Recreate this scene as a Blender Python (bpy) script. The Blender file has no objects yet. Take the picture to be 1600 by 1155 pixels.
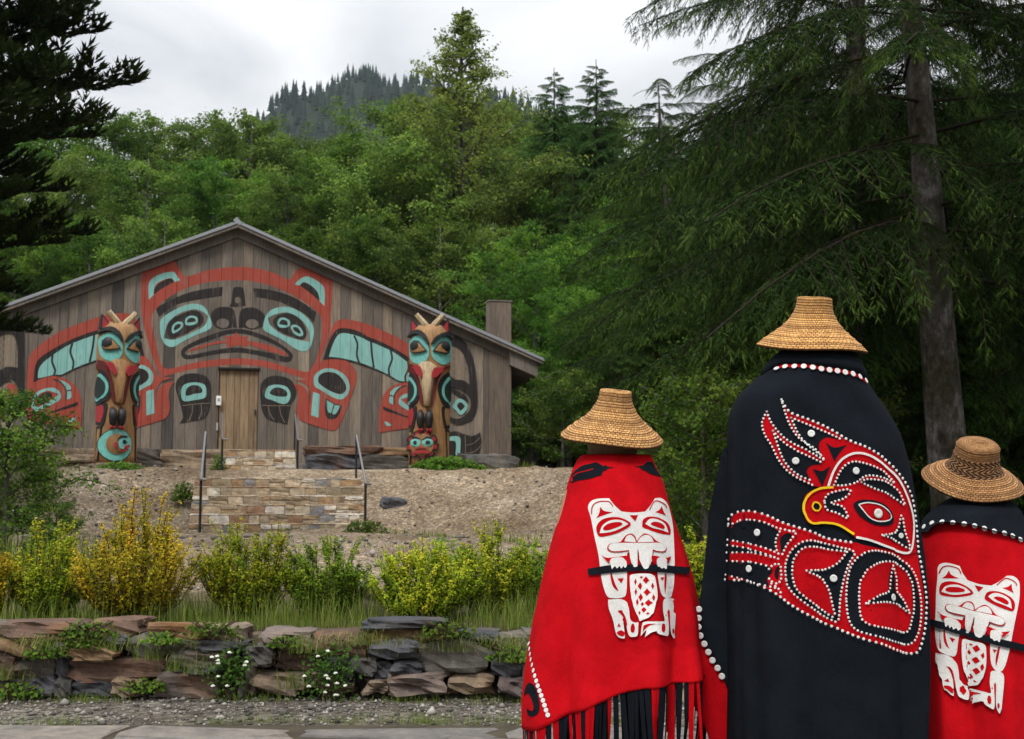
import bpy, bmesh, math, random
import numpy as np
from mathutils import Vector, Matrix, Euler
from mathutils.geometry import tessellate_polygon
from mathutils.bvhtree import BVHTree
R = math.radians
scene = bpy.context.scene
COL = scene.collection

# ------------------------------------------------------------ camera
cd = bpy.data.cameras.new("camera")
cam = bpy.data.objects.new("camera", cd); COL.objects.link(cam)
cam.location = (0, 0, 1.1)
cam.rotation_euler = (R(90) + math.atan(212.5 / 2000), 0, 0)
cd.sensor_width = 36; cd.lens = 45; cd.clip_start = 0.1; cd.clip_end = 4000
cd.dof.use_dof = True; cd.dof.focus_distance = 4.5; cd.dof.aperture_fstop = 11
scene.camera = cam

# ------------------------------------------------------------ overcast sky
SUN_EL, SUN_AZ = R(52), R(200)       # azimuth clockwise from +Y: behind the camera, a little to the left
world = bpy.data.worlds.new("World"); scene.world = world; world.use_nodes = True
wt = world.node_tree; wt.nodes.clear()
def wn(t, **k):
    n = wt.nodes.new(t)
    for a, b in k.items(): setattr(n, a, b)
    return n
wo = wn('ShaderNodeOutputWorld'); bg = wn('ShaderNodeBackground'); wt.links.new(bg.outputs[0], wo.inputs[0])
sky = wn('ShaderNodeTexSky', sky_type='NISHITA', sun_disc=False, sun_elevation=SUN_EL, sun_rotation=SUN_AZ)
tc = wn('ShaderNodeTexCoord'); sx = wn('ShaderNodeSeparateXYZ'); wt.links.new(tc.outputs['Generated'], sx.inputs[0])
# overcast deck: brightness (1 + 2 sin elevation) as for a standard overcast sky, broken by soft cloud noise
mz = wn('ShaderNodeMath', operation='MAXIMUM'); wt.links.new(sx.outputs['Z'], mz.inputs[0]); mz.inputs[1].default_value = 0
g1 = wn('ShaderNodeMath', operation='MULTIPLY_ADD'); wt.links.new(mz.outputs[0], g1.inputs[0]); g1.inputs[1].default_value = 10.0; g1.inputs[2].default_value = 5.4
gr = wn('ShaderNodeMath', operation='MULTIPLY_ADD'); wt.links.new(mz.outputs[0], gr.inputs[0]); wt.links.new(g1.outputs[0], gr.inputs[1]); gr.inputs[2].default_value = 3.9
mp = wn('ShaderNodeMapping'); mp.inputs['Scale'].default_value = (1.2, 1.2, 3.6); wt.links.new(tc.outputs['Generated'], mp.inputs[0])
nz = wn('ShaderNodeTexNoise'); nz.inputs['Scale'].default_value = 2.6; nz.inputs['Detail'].default_value = 5; nz.inputs['Roughness'].default_value = 0.5; nz.inputs['Distortion'].default_value = 0.6
wt.links.new(mp.outputs[0], nz.inputs['Vector'])
cr = wn('ShaderNodeValToRGB'); cr.color_ramp.elements[0].position = 0.38; cr.color_ramp.elements[0].color = (0.75, 0.78, 0.82, 1)
cr.color_ramp.elements[1].position = 0.60; cr.color_ramp.elements[1].color = (1.10, 1.11, 1.12, 1); wt.links.new(nz.outputs[0], cr.inputs[0])
vm = wn('ShaderNodeVectorMath', operation='SCALE'); wt.links.new(cr.outputs[0], vm.inputs[0]); wt.links.new(gr.outputs[0], vm.inputs['Scale'])
mx = wn('ShaderNodeMix', data_type='RGBA'); mx.inputs['Factor'].default_value = 0.93
wt.links.new(sky.outputs[0], mx.inputs['A']); wt.links.new(vm.outputs[0], mx.inputs['B']); wt.links.new(mx.outputs['Result'], bg.inputs[0])
bg.inputs['Strength'].default_value = 0.1
sl = bpy.data.lights.new("sun", 'SUN'); sl.energy = 1.5; sl.angle = R(14); sl.color = (1.0, 0.96, 0.9)
so = bpy.data.objects.new("sun", sl); COL.objects.link(so)
sd = Vector((math.sin(SUN_AZ) * math.cos(SUN_EL), math.cos(SUN_AZ) * math.cos(SUN_EL), math.sin(SUN_EL)))
so.rotation_euler = sd.to_track_quat('Z', 'Y').to_euler(); so.location = sd * 50
vs = scene.view_settings; vs.view_transform = 'Standard'; vs.look = 'None'; vs.exposure = 0.55; vs.gamma = 1; vs.use_curve_mapping = False
scene.cycles.use_denoising = True
scene.cycles.max_bounces = 6; scene.cycles.diffuse_bounces = 3; scene.cycles.glossy_bounces = 2
scene.cycles.transmission_bounces = 3; scene.cycles.transparent_max_bounces = 4; scene.cycles.volume_bounces = 0
# ------------------------------------------------------------ helpers
def tag(o, label=None, cat=None, group=None, kind=None):
    if label: o["label"] = label
    if cat: o["category"] = cat
    if group: o["group"] = group
    if kind: o["kind"] = kind
    return o
def empty(name, loc=(0, 0, 0), rz=0, label=None, cat=None, group=None):
    o = bpy.data.objects.new(name, None); COL.objects.link(o); o.location = loc; o.rotation_euler = (0, 0, rz)
    o.empty_display_size = 0.2
    return tag(o, label, cat, group)
def mesh_obj(name, V, F, mat, parent=None, smooth=False, var=None, uv=None):
    me = bpy.data.meshes.new(name)
    if isinstance(F, np.ndarray):
        V = np.asarray(V, np.float32); n = len(F); k = F.shape[1]
        me.vertices.add(len(V)); me.vertices.foreach_set('co', V.ravel())
        me.loops.add(n * k); me.loops.foreach_set('vertex_index', F.astype(np.int32).ravel())
        me.polygons.add(n); me.polygons.foreach_set('loop_start', np.arange(0, n * k, k, dtype=np.int32))
        me.update(calc_edges=True)
    else:
        me.from_pydata([tuple(v) for v in V], [], F)
    if var is not None:
        a = me.attributes.new('var', 'FLOAT', 'POINT'); a.data.foreach_set('value', np.asarray(var, np.float32))
    if uv is not None:
        l = me.uv_layers.new(name='UVMap'); idx = np.zeros(len(me.loops), np.int32); me.loops.foreach_get('vertex_index', idx)
        l.data.foreach_set('uv', np.asarray(uv, np.float32)[idx].ravel())
    if smooth: me.polygons.foreach_set('use_smooth', [True] * len(me.polygons))
    if mat: me.materials.append(mat)
    me.validate()
    o = bpy.data.objects.new(name, me); COL.objects.link(o)
    if parent: o.parent = parent
    return o
def copy_of(o, parent=None):
    c = o.copy(); COL.objects.link(c); c.parent = parent
    for ch in list(o.children): copy_of(ch, c)
    return c
class MB:
    def __init__(s): s.v = []; s.f = []
    def add(s, vs, fs):
        b = len(s.v); s.v += [tuple(v) for v in vs]; s.f += [tuple(i + b for i in f) for f in fs]
    def box(s, c, d, rot=None, bev=0.0):
        x, y, z = d[0] / 2, d[1] / 2, d[2] / 2; M = (Euler(rot).to_matrix() if rot else Matrix.Identity(3)); c = Vector(c)
        if bev <= 0:
            p = [(-x, -y, -z), (x, -y, -z), (x, y, -z), (-x, y, -z), (-x, -y, z), (x, -y, z), (x, y, z), (-x, y, z)]
            s.add([M @ Vector(q) + c for q in p], [(3, 2, 1, 0), (4, 5, 6, 7), (0, 1, 5, 4), (1, 2, 6, 5), (2, 3, 7, 6), (3, 0, 4, 7)])
        else:
            bm = bmesh.new(); bmesh.ops.create_cube(bm, size=1)
            for v in bm.verts: v.co = Vector((v.co.x * d[0], v.co.y * d[1], v.co.z * d[2]))
            bmesh.ops.bevel(bm, geom=bm.edges[:], offset=bev, segments=1, affect='EDGES')
            bm.verts.index_update()
            s.add([M @ v.co + c for v in bm.verts], [[v.index for v in f.verts] for f in bm.faces]); bm.free()
        return s
    def tube(s, pts, rad, n=8, caps=True):
        pts = [Vector(p) for p in pts]; m = len(pts)
        if not hasattr(rad, '__len__'): rad = [rad] * m
        T = [((pts[min(i + 1, m - 1)] - pts[max(i - 1, 0)])).normalized() for i in range(m)]
        a = T[0].orthogonal().normalized(); vs = []
        for i in range(m):
            a = (a - T[i] * a.dot(T[i])); a = a.normalized() if a.length > 1e-6 else T[i].orthogonal().normalized()
            b = T[i].cross(a)
            for k in range(n):
                t = 2 * math.pi * k / n; vs.append(pts[i] + (a * math.cos(t) + b * math.sin(t)) * rad[i])
        fs = [(i * n + k, i * n + (k + 1) % n, (i + 1) * n + (k + 1) % n, (i + 1) * n + k) for i in range(m - 1) for k in range(n)]
        if caps: fs += [tuple(range(n - 1, -1, -1)), tuple((m - 1) * n + k for k in range(n))]
        s.add(vs, fs); return s
    def build(s, name, mat, parent=None, smooth=False): return mesh_obj(name, s.v, s.f, mat, parent, smooth)
def parse(t):
    out = []
    for part in t.split('|'):
        o = []
        for w in part.split():
            c = w.endswith('*'); x, y = w.rstrip('*').split(','); o.append((float(x) / 1000, float(y) / 1000, c))
        out.append(o)
    return out
def spline(P, closed=True, k=5):
    """Catmull-Rom through (x, y, corner) points; corners stay sharp."""
    n = len(P); out = []
    for i in range(n if closed else n - 1):
        p1 = P[i]; p2 = P[(i + 1) % n]
        p0 = P[i - 1] if (closed or i > 0) else p1; p3 = P[(i + 2) % n] if (closed or i + 2 < n) else p2
        if p1[2]: p0 = p1
        if p2[2]: p3 = p2
        m1 = ((p2[0] - p0[0]) / 2, (p2[1] - p0[1]) / 2); m2 = ((p3[0] - p1[0]) / 2, (p3[1] - p1[1]) / 2)
        for j in range(k):
            t = j / k; a = 2 * t**3 - 3 * t**2 + 1; b = t**3 - 2 * t**2 + t; c = -2 * t**3 + 3 * t**2; d = t**3 - t**2
            out.append((a * p1[0] + b * m1[0] + c * p2[0] + d * m2[0], a * p1[1] + b * m1[1] + c * p2[1] + d * m2[1]))
    if not closed: out.append(P[-1][:2])
    return out
def ribbon(line, w):
    """closed outline of a strip of width w along an open polyline"""
    L = []; Rr = []
    for i, p in enumerate(line):
        a = line[max(i - 1, 0)]; b = line[min(i + 1, len(line) - 1)]
        dx, dy = b[0] - a[0], b[1] - a[1]; l = math.hypot(dx, dy) or 1
        L.append((p[0] - dy / l * w / 2, p[1] + dx / l * w / 2)); Rr.append((p[0] + dy / l * w / 2, p[1] - dx / l * w / 2))
    return L + Rr[::-1]
def strip_tris(line, w):
    o = ribbon(line, w); n = len(line); out = []
    for i in range(n - 1):
        a, b, c, d = o[i], o[i + 1], o[2 * n - 2 - i], o[2 * n - 1 - i]
        out += [[a, b, c], [a, c, d]]
    return out
def tris_of(loops):
    flat = [p for l in loops for p in l]
    t = tessellate_polygon([[Vector((p[0], p[1], 0)) for p in l] for l in loops])
    return [[flat[i] for i in f] for f in t]
def clip_axis(poly, ax, lo, hi):
    for sgn, lim in ((1, lo), (-1, hi)):
        out = []
        for i in range(len(poly)):
            a = poly[i - 1]; b = poly[i]; da = sgn * (a[ax] - lim); db = sgn * (b[ax] - lim)
            if (da >= 0) != (db >= 0):
                t = da / (da - db); q = [a[0] + (b[0] - a[0]) * t, a[1] + (b[1] - a[1]) * t]; q[ax] = lim; out.append(tuple(q))
            if db >= 0: out.append(b)
        poly = out
        if len(poly) < 3: return []
    return poly
import bisect
def cut(polys, ax, edges):
    out = []
    for p in polys:
        lo = min(q[ax] for q in p); hi = max(q[ax] for q in p)
        i = max(bisect.bisect_right(edges, lo) - 1, 0)
        while i < len(edges) - 1 and edges[i] < hi:
            c = clip_axis(p, ax, edges[i], edges[i + 1])
            if len(c) >= 3: out.append(c)
            i += 1
    return out
def weld(polys, fn):
    """2D polygons -> welded verts through fn(x, y) -> Vector or None"""
    key = {}; V = []; F = []
    for p in polys:
        f = []
        for q in p:
            k = (round(q[0], 5), round(q[1], 5))
            if k not in key:
                v = fn(*q); key[k] = -1 if v is None else len(V)
                if v is not None: V.append(v)
            f.append(key[k])
        g = [a for i, a in enumerate(f) if a != f[i - 1]]
        if len(g) >= 3 and -1 not in g and len(set(g)) == len(g): F.append(g)
    return V, F
# ------------------------------------------------------------ materials
MATS = {}
def nodes(name):
    m = bpy.data.materials.new(name); m.use_nodes = True; nt = m.node_tree; nt.nodes.clear(); return m, nt
class NT:
    def __init__(s, name):
        s.m, s.t = nodes(name); s.out = s.n('ShaderNodeOutputMaterial')
    def n(s, typ, **k):
        n = s.t.nodes.new(typ)
        for a, b in k.items():
            if a.startswith('_'): n.inputs[a[1:].replace('_', ' ')].default_value = b
            else: setattr(n, a, b)
        return n
    def l(s, a, b): s.t.links.new(a, b); return b
    def coord(s, which='Object', scale=(1, 1, 1)):
        tc = s.n('ShaderNodeTexCoord'); mp = s.n('ShaderNodeMapping'); mp.inputs['Scale'].default_value = scale; s.l(tc.outputs[which], mp.inputs[0]); return mp.outputs[0]
    def noise(s, vec, scale, detail=4, rough=0.55, w=None):
        n = s.n('ShaderNodeTexNoise'); n.inputs['Scale'].default_value = scale; n.inputs['Detail'].default_value = detail; n.inputs['Roughness'].default_value = rough
        if w is not None: n.noise_dimensions = '4D'; s.l(w, n.inputs['W'])
        s.l(vec, n.inputs['Vector']); return n.outputs[0]
    def ramp(s, fac, stops, interp='LINEAR'):
        r = s.n('ShaderNodeValToRGB'); cr = r.color_ramp; cr.interpolation = interp
        while len(cr.elements) < len(stops): cr.elements.new(0.5)
        for e, (p, c) in zip(cr.elements, stops): e.position = p; e.color = (c[0], c[1], c[2], 1)
        s.l(fac, r.inputs[0]); return r.outputs[0]
    def mix(s, fac, a, b, blend='MIX'):
        m = s.n('ShaderNodeMix', data_type='RGBA', blend_type=blend)
        for sock, v in (('Factor', fac), ('A', a), ('B', b)):
            if isinstance(v, (int, float)): m.inputs[sock].default_value = v
            elif isinstance(v, tuple): m.inputs[sock].default_value = (v[0], v[1], v[2], 1)
            else: s.l(v, m.inputs[sock])
        return m.outputs['Result']
    def math(s, op, a, b=0.0):
        m = s.n('ShaderNodeMath', operation=op)
        for i, v in enumerate((a, b)):
            if isinstance(v, (int, float)): m.inputs[i].default_value = v
            else: s.l(v, m.inputs[i])
        return m.outputs[0]
    def bump(s, h, strength=0.5, dist=0.01):
        b = s.n('ShaderNodeBump'); b.inputs['Strength'].default_value = strength; b.inputs['Distance'].default_value = dist; s.l(h, b.inputs['Height']); return b.outputs[0]
    def pbr(s, col, rough=0.8, normal=None, spec=0.3, sheen=0, metal=0):
        p = s.n('ShaderNodeBsdfPrincipled'); p.inputs['Specular IOR Level'].default_value = spec; p.inputs['Metallic'].default_value = metal
        if isinstance(col, tuple): p.inputs['Base Color'].default_value = (*col, 1)
        else: s.l(col, p.inputs['Base Color'])
        if isinstance(rough, (int, float)): p.inputs['Roughness'].default_value = rough
        else: s.l(rough, p.inputs['Roughness'])
        if sheen: p.inputs['Sheen Weight'].default_value = sheen; p.inputs['Sheen Roughness'].default_value = 0.6
        if normal is not None: s.l(normal, p.inputs['Normal'])
        s.l(p.outputs[0], s.out.inputs[0]); return s.m
def hexc(h):
    c = [int(h[i:i + 2], 16) / 255 for i in (0, 2, 4)]
    return tuple(x / 12.92 if x <= 0.04045 else ((x + 0.055) / 1.055) ** 2.4 for x in c)
def m_plank(name, cols, grain=0.5):
    t = NT(name); oi = t.n('ShaderNodeObjectInfo'); rnd = oi.outputs['Random']
    w = t.math('MULTIPLY', rnd, 37.0); v = t.coord('Object', (9, 9, 0.55))
    base = t.ramp(rnd, [(i / (len(cols) - 1), c) for i, c in enumerate(cols)])
    g = t.noise(v, 3.2, 8, 0.7, w); st = t.noise(t.coord('Object', (1.2, 1.2, 0.35)), 1.6, 4, 0.6, w)
    c = t.mix(0.85, base, t.ramp(g, [(0.28, (0.35,) * 3), (0.5, (0.95,) * 3), (0.75, (1.5,) * 3)]), 'MULTIPLY')
    c = t.mix(0.7, c, t.ramp(st, [(0.3, (0.55, 0.56, 0.6)), (0.6, (1.15, 1.1, 1.02))]), 'MULTIPLY')
    return t.pbr(c, 0.85, t.bump(g, grain, 0.012), 0.2)
def m_paint(name, col, k=0.35):
    t = NT(name); v = t.coord('Object', (8, 8, 0.6)); g = t.noise(v, 3.0, 7, 0.7); p = t.noise(t.coord('Object', (1, 1, 0.5)), 2.3, 5, 0.6)
    c = t.mix(k, col, t.ramp(g, [(0.3, (0.5,) * 3), (0.62, (1.25,) * 3)]), 'MULTIPLY')
    c = t.mix(0.5, c, t.ramp(p, [(0.3, (0.72,) * 3), (0.65, (1.15,) * 3)]), 'MULTIPLY')
    wr = t.math('ADD', t.math('MULTIPLY', g, 0.6), t.math('MULTIPLY', t.noise(t.coord('Object', (2, 2, 0.9)), 2.6, 6, 0.65), 0.5))
    c = t.mix(t.ramp(wr, [(0.60, (0, 0, 0)), (0.72, (0.75,) * 3)]), c, hexc('7a6f65'))
    return t.pbr(c, 0.85, t.bump(g, 0.4, 0.008), 0.12)
def m_stone(name, cols, rel=0.7, moss=0.25):
    t = NT(name); oi = t.n('ShaderNodeObjectInfo'); rnd = oi.outputs['Random']; w = t.math('MULTIPLY', rnd, 53.0)
    base = t.ramp(rnd, [(i / len(cols), c) for i, c in enumerate(cols)], 'CONSTANT')
    tc = t.n('ShaderNodeTexCoord'); geo = t.n('ShaderNodeNewGeometry'); v = geo.outputs['Position']
    n1 = t.noise(v, 5.0, 8, 0.65, w); n2 = t.noise(v, 22.0, 6, 0.7, w); n3 = t.noise(v, 2.2, 3, 0.5, w)
    c = t.mix(0.9, base, t.ramp(n1, [(0.28, (0.4, 0.4, 0.42)), (0.5, (0.95, 0.95, 0.95)), (0.72, (1.5, 1.42, 1.3))]), 'MULTIPLY')
    c = t.mix(0.6, c, t.ramp(n2, [(0.3, (0.55,) * 3), (0.65, (1.3,) * 3)]), 'MULTIPLY')
    c = t.mix(t.ramp(n3, [(0.56, (0, 0, 0)), (0.68, (moss * 2,) * 3)]), c, (0.26, 0.12, 0.05))
    h = t.math('ADD', n1, t.math('MULTIPLY', n2, 0.5))
    return t.pbr(c, 0.85, t.bump(h, rel, 0.03), 0.25)
def m_leaf(name, stops, trans=0.35, rough=0.5, hue=0.07, spec=0.06):
    """stops: colour ramp over the per-leaf 'var' attribute"""
    t = NT(name); a = t.n('ShaderNodeAttribute', attribute_name='var'); oi = t.n('ShaderNodeObjectInfo')
    c = t.ramp(a.outputs['Fac'], stops)
    hs = t.n('ShaderNodeHueSaturation'); t.l(c, hs.inputs['Color'])
    t.l(t.math('MULTIPLY_ADD', oi.outputs['Random'], hue * 0.25), hs.inputs['Hue']); hs.inputs['Hue'].default_value = 0.5
    mm = [n for n in t.t.nodes if n.type == 'MATH'][-1]; mm.inputs[2].default_value = 0.5 - hue * 0.125
    m2 = t.n('ShaderNodeMath', operation='MULTIPLY_ADD'); t.l(oi.outputs['Random'], m2.inputs[0]); m2.inputs[1].default_value = 0.5; m2.inputs[2].default_value = 0.75; t.l(m2.outputs[0], hs.inputs['Value'])
    p = t.n('ShaderNodeBsdfPrincipled'); t.l(hs.outputs[0], p.inputs['Base Color']); p.inputs['Roughness'].default_value = rough; p.inputs['Specular IOR Level'].default_value = spec
    tr = t.n('ShaderNodeBsdfTranslucent'); t.l(hs.outputs[0], tr.inputs[0]); mx = t.n('ShaderNodeMixShader'); mx.inputs[0].default_value = trans
    t.l(p.outputs[0], mx.inputs[1]); t.l(tr.outputs[0], mx.inputs[2]); t.l(mx.outputs[0], t.out.inputs[0]); return t.m
def m_felt(name, col, scale=260, mott=0.25):
    t = NT(name); v = t.coord('Object'); n = t.noise(v, scale, 3, 0.7); b = t.noise(v, 9, 4, 0.6); f = t.noise(v, 60, 3, 0.6)
    c = t.mix(mott, col, t.ramp(b, [(0.3, (0.55,) * 3), (0.7, (1.3,) * 3)]), 'MULTIPLY')
    c = t.mix(0.4, c, t.ramp(n, [(0.3, (0.6,) * 3), (0.7, (1.35,) * 3)]), 'MULTIPLY')
    w = t.noise(t.coord('Object', (1, 1, .35)), 7, 3, 0.5)
    hh = t.math('ADD', t.math('ADD', n, f), t.math('MULTIPLY', w, 7.0))
    return t.pbr(c, 0.95, t.bump(hh, 0.5, 0.004), 0.04)
def m_plain(name, col, rough=0.6, spec=0.4, metal=0, var=0.25, sc=14):
    t = NT(name); v = t.coord('Object'); n = t.noise(v, sc, 5, 0.6)
    c = t.mix(var, col, t.ramp(n, [(0.3, (0.55,) * 3), (0.7, (1.35,) * 3)]), 'MULTIPLY')
    return t.pbr(c, rough, t.bump(n, 0.15, 0.004), spec, metal=metal)
# ------------------------------------------------------------ terrain
def sst(a, b, x):
    t = np.clip((np.asarray(x, float) - a) / (b - a), 0, 1); return t * t * (3 - 2 * t)
def zt(x, y):
    x = np.asarray(x, float); y = np.asarray(y, float)
    bed = 0.36 + np.clip(y - 7.6, 0, 30) * 0.011
    wob = 0.5 * np.sin(x * 0.55 + 1) + 0.25 * np.sin(x * 1.3)
    stair = np.exp(-((x + 4.6) / 2.3) ** 4)
    hi = 1.9 - 0.75 * sst(0.5, 5.0, x)
    z = bed + (hi - bed) * sst(24.5, 28.4, y + wob * (1 - stair) - stair * 0.25)
    z = z + np.clip(y - 47, 0, 80) * 0.26
    rough = (0.035 * np.sin(x * 2.3 + y * 1.1) + 0.03 * np.sin(x * 4.7 - y * 2.9) + 0.02 * np.sin(x * 7.9 + y * 6.1)) * sst(8, 12, y)
    z = z + rough * (1 - 0.8 * stair)
    z = np.where(y < 7.62, 0.006 * np.sin(x * 1.7 + y * 2.3) * sst(5.6, 6.4, y), z)
    return z
def grid_axis(*segs):
    o = []
    for a, b, n in segs: o += list(np.linspace(a, b, n, endpoint=False))
    return o + [segs[-1][1]]
gx = grid_axis((-1500, -200, 6), (-200, -40, 8), (-40, -14, 20), (-14, 14, 110), (14, 40, 20), (40, 200, 8), (200, 1500, 6))
gy = grid_axis((-400, -20, 5), (-20, 0, 10), (0, 7.6, 40), (7.6, 7.64, 1), (7.64, 24, 45), (24, 32, 45), (32, 60, 28), (60, 130, 14), (130, 1800, 10))
X, Y = np.meshgrid(gx, gy); Z = zt(X, Y); nx = len(gx); ny = len(gy)
idx = np.arange(nx * ny).reshape(ny, nx)
F = np.stack([idx[:-1, :-1], idx[:-1, 1:], idx[1:, 1:], idx[1:, :-1]], -1).reshape(-1, 4)
def m_ground():
    t = NT('ground_gravel_soil'); geo = t.n('ShaderNodeNewGeometry'); P = geo.outputs['Position']; sp = t.n('ShaderNodeSeparateXYZ'); t.l(P, sp.inputs[0])
    vo = t.n('ShaderNodeTexVoronoi'); vo.inputs['Scale'].default_value = 26; t.l(P, vo.inputs['Vector'])
    vo2 = t.n('ShaderNodeTexVoronoi'); vo2.inputs['Scale'].default_value = 9; t.l(P, vo2.inputs['Vector'])
    n1 = t.noise(P, 0.9, 6, 0.6); n2 = t.noise(P, 14, 6, 0.7); n3 = t.noise(P, 0.35, 3, 0.5)
    hsv = t.n('ShaderNodeSeparateColor'); t.l(vo.outputs['Color'], hsv.inputs[0])
    hs2 = t.n('ShaderNodeSeparateColor'); t.l(vo2.outputs['Color'], hs2.inputs[0])
    road = t.ramp(n1, [(0.3, (0.075, 0.062, 0.048)), (0.55, (0.125, 0.108, 0.088)), (0.7, (0.165, 0.15, 0.128))])
    slope = t.ramp(n1, [(0.28, (0.16, 0.112, 0.068)), (0.5, (0.25, 0.190, 0.128)), (0.7, (0.33, 0.268, 0.195))])
    isr = t.ramp(sp.outputs['Y'], [(0, (0, 0, 0)), (1, (1, 1, 1))])
    my = t.n('ShaderNodeMapRange'); my.inputs['From Min'].default_value = 7.6; my.inputs['From Max'].default_value = 7.7; t.l(sp.outputs['Y'], my.inputs[0])
    c = t.mix(my.outputs[0], road, slope)
    peb = t.ramp(hsv.outputs[0], [(0.0, (0.45, 0.43, 0.42)), (0.55, (0.95, 0.95, 0.95)), (0.9, (1.5, 1.5, 1.5)), (1, (2.1, 2.1, 2.1))])
    c = t.mix(0.75, c, peb, 'MULTIPLY')
    c = t.mix(0.35, c, t.ramp(hs2.outputs[1], [(0, (0.6,) * 3), (0.8, (1.1,) * 3), (1, (1.7,) * 3)]), 'MULTIPLY')
    c = t.mix(0.5, c, t.ramp(n2, [(0.3, (0.5,) * 3), (0.7, (1.4,) * 3)]), 'MULTIPLY')
    c = t.mix(0.8, c, t.ramp(n3, [(0.36, (0.68, 0.66, 0.63)), (0.5, (1.0, 1.0, 1.0)), (0.62, (1.18, 1.18, 1.18))]), 'MULTIPLY')
    # planted soil behind the low wall, forest floor on the right and up the hill
    soil = (0.045, 0.034, 0.018); moss = (0.035, 0.045, 0.014)
    my2 = t.n('ShaderNodeMapRange'); my2.inputs['From Min'].default_value = 14.5; my2.inputs['From Max'].default_value = 12.0; t.l(t.math('ADD', sp.outputs['Y'], t.math('MULTIPLY_ADD', n1, 5.0)), my2.inputs[0])
    bed = t.math('MULTIPLY', my2.outputs[0], my.outputs[0]); c = t.mix(bed, c, soil)
    mxr = t.n('ShaderNodeMapRange'); mxr.inputs['From Min'].default_value = 1.6; mxr.inputs['From Max'].default_value = 3.2; t.l(sp.outputs['X'], mxr.inputs[0])
    mxl = t.n('ShaderNodeMapRange'); mxl.inputs['From Min'].default_value = -8.0; mxl.inputs['From Max'].default_value = -9.5; t.l(t.math('ADD', sp.outputs['X'], t.math('MULTIPLY', sp.outputs['Y'], 0.03)), mxl.inputs[0])
    myf = t.n('ShaderNodeMapRange'); myf.inputs['From Min'].default_value = 33; myf.inputs['From Max'].default_value = 36; t.l(sp.outputs['Y'], myf.inputs[0])
    wild = t.math('MAXIMUM', t.math('MULTIPLY', t.math('MAXIMUM', mxr.outputs[0], mxl.outputs[0]), my.outputs[0]), myf.outputs[0])
    c = t.mix(wild, c, t.mix(n2, soil, moss))
    h = t.math('ADD', t.math('MULTIPLY', vo.outputs['Distance'], -1.0), n2)
    return t.pbr(c, 0.95, t.bump(h, 0.8, 0.03), 0.15)
ground = tag(mesh_obj('ground', np.stack([X, Y, Z], -1).reshape(-1, 3), F, m_ground(), smooth=True), kind='structure')

# ------------------------------------------------------------ wood and paint
GREYWOOD = [hexc(h) for h in ('67605a', '786f67', '7f756b', '57524d', '8b8073', '6c6660', '4f4b48', '928474', '69635d')]
WOOD = m_plank('weathered_cedar', GREYWOOD); DOORW = m_plank('door_cedar', [hexc(h) for h in ('8f7a60', '978268', '84705a', '9e8a70')])
ROOFW = m_plank('roof_board_grey', [hexc(h) for h in ('6a6560', '78716a', '5c5753')])
RIDGE = m_plain('roof_edge_metal', hexc('8b8d90'), 0.6, 0.3, 0.1); DARKWALL = m_plain('dark_wall_core', (0.03, 0.026, 0.022), 0.9, 0.1)
PAINT = {'red': m_paint('paint_red', hexc('9e4b3f')), 'black': m_paint('paint_black', hexc('33302f')), 'turq': m_paint('paint_turquoise', hexc('84b5ae')), 'tan': m_paint('paint_gap_tan', hexc('8a7a68'))}
# ------------------------------------------------------------ clan house (local: x along facade, -y to the front, z=0 at the door sill)
HX, HY, HZ, HR = -6.967, 31.98, 2.43, R(11)
house = empty('clan_house', (HX, HY, HZ), HR, 'weathered cedar plank house with red, black and turquoise painted animal front', 'house')
SL, APEX, HWID = 0.421, 5.62, 7.12      # slope, underside height at the ridge, half width
def roof_z(u): return APEX - SL * abs(u)
rng = random.Random(4)
D0, D1, DH = -0.375, 0.595, 2.07
def split(a, b):
    o = [a]
    while o[-1] < b - 0.36: o.append(min(o[-1] + rng.uniform(0.20, 0.30), b))
    if o[-1] < b: o.append(b)
    return o
eL = split(-HWID, D0); eM = split(D0, D1); eR = split(D1, 6.47)
edges = eL + eM[1:] + eR[1:]
CH, CD, PT = 0.010, 0.014, 0.035         # chamfer width / depth, plank thickness
jit = {}
for i in range(len(edges) - 1):
    a, b = edges[i], edges[i + 1]; mid = (a + b) / 2; over = D0 - 1e-6 < mid < D1
    z0 = DH + 0.03 if over else -0.24 - 0.03 * rng.random()
    if a < 0 < b: cols = [a, a + CH, 0, b - CH, b]
    else: cols = [a, a + CH, b - CH, b]
    V = []; n = len(cols)
    for yv in (0, PT):
        for k, u in enumerate(cols):
            d = -PT + (CD if k in (0, n - 1) else 0) if yv == 0 else 0
            V += [(u, d, z0), (u, d, roof_z(u))]
    Fp = []
    for k in range(n - 1): Fp += [(2 * k, 2 * k + 2, 2 * k + 3, 2 * k + 1), (2 * n + 2 * k, 2 * n + 2 * k + 1, 2 * n + 2 * k + 3, 2 * n + 2 * k + 2)]
    Fp += [tuple(list(range(0, 2 * n, 2)) + list(range(4 * n - 2, 2 * n - 1, -2)))[::-1], (0, 1, 2 * n + 1, 2 * n), (2 * n - 2, 4 * n - 2, 4 * n - 1, 2 * n - 1)]
    mesh_obj('plank', V, Fp, WOOD, house)
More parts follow.
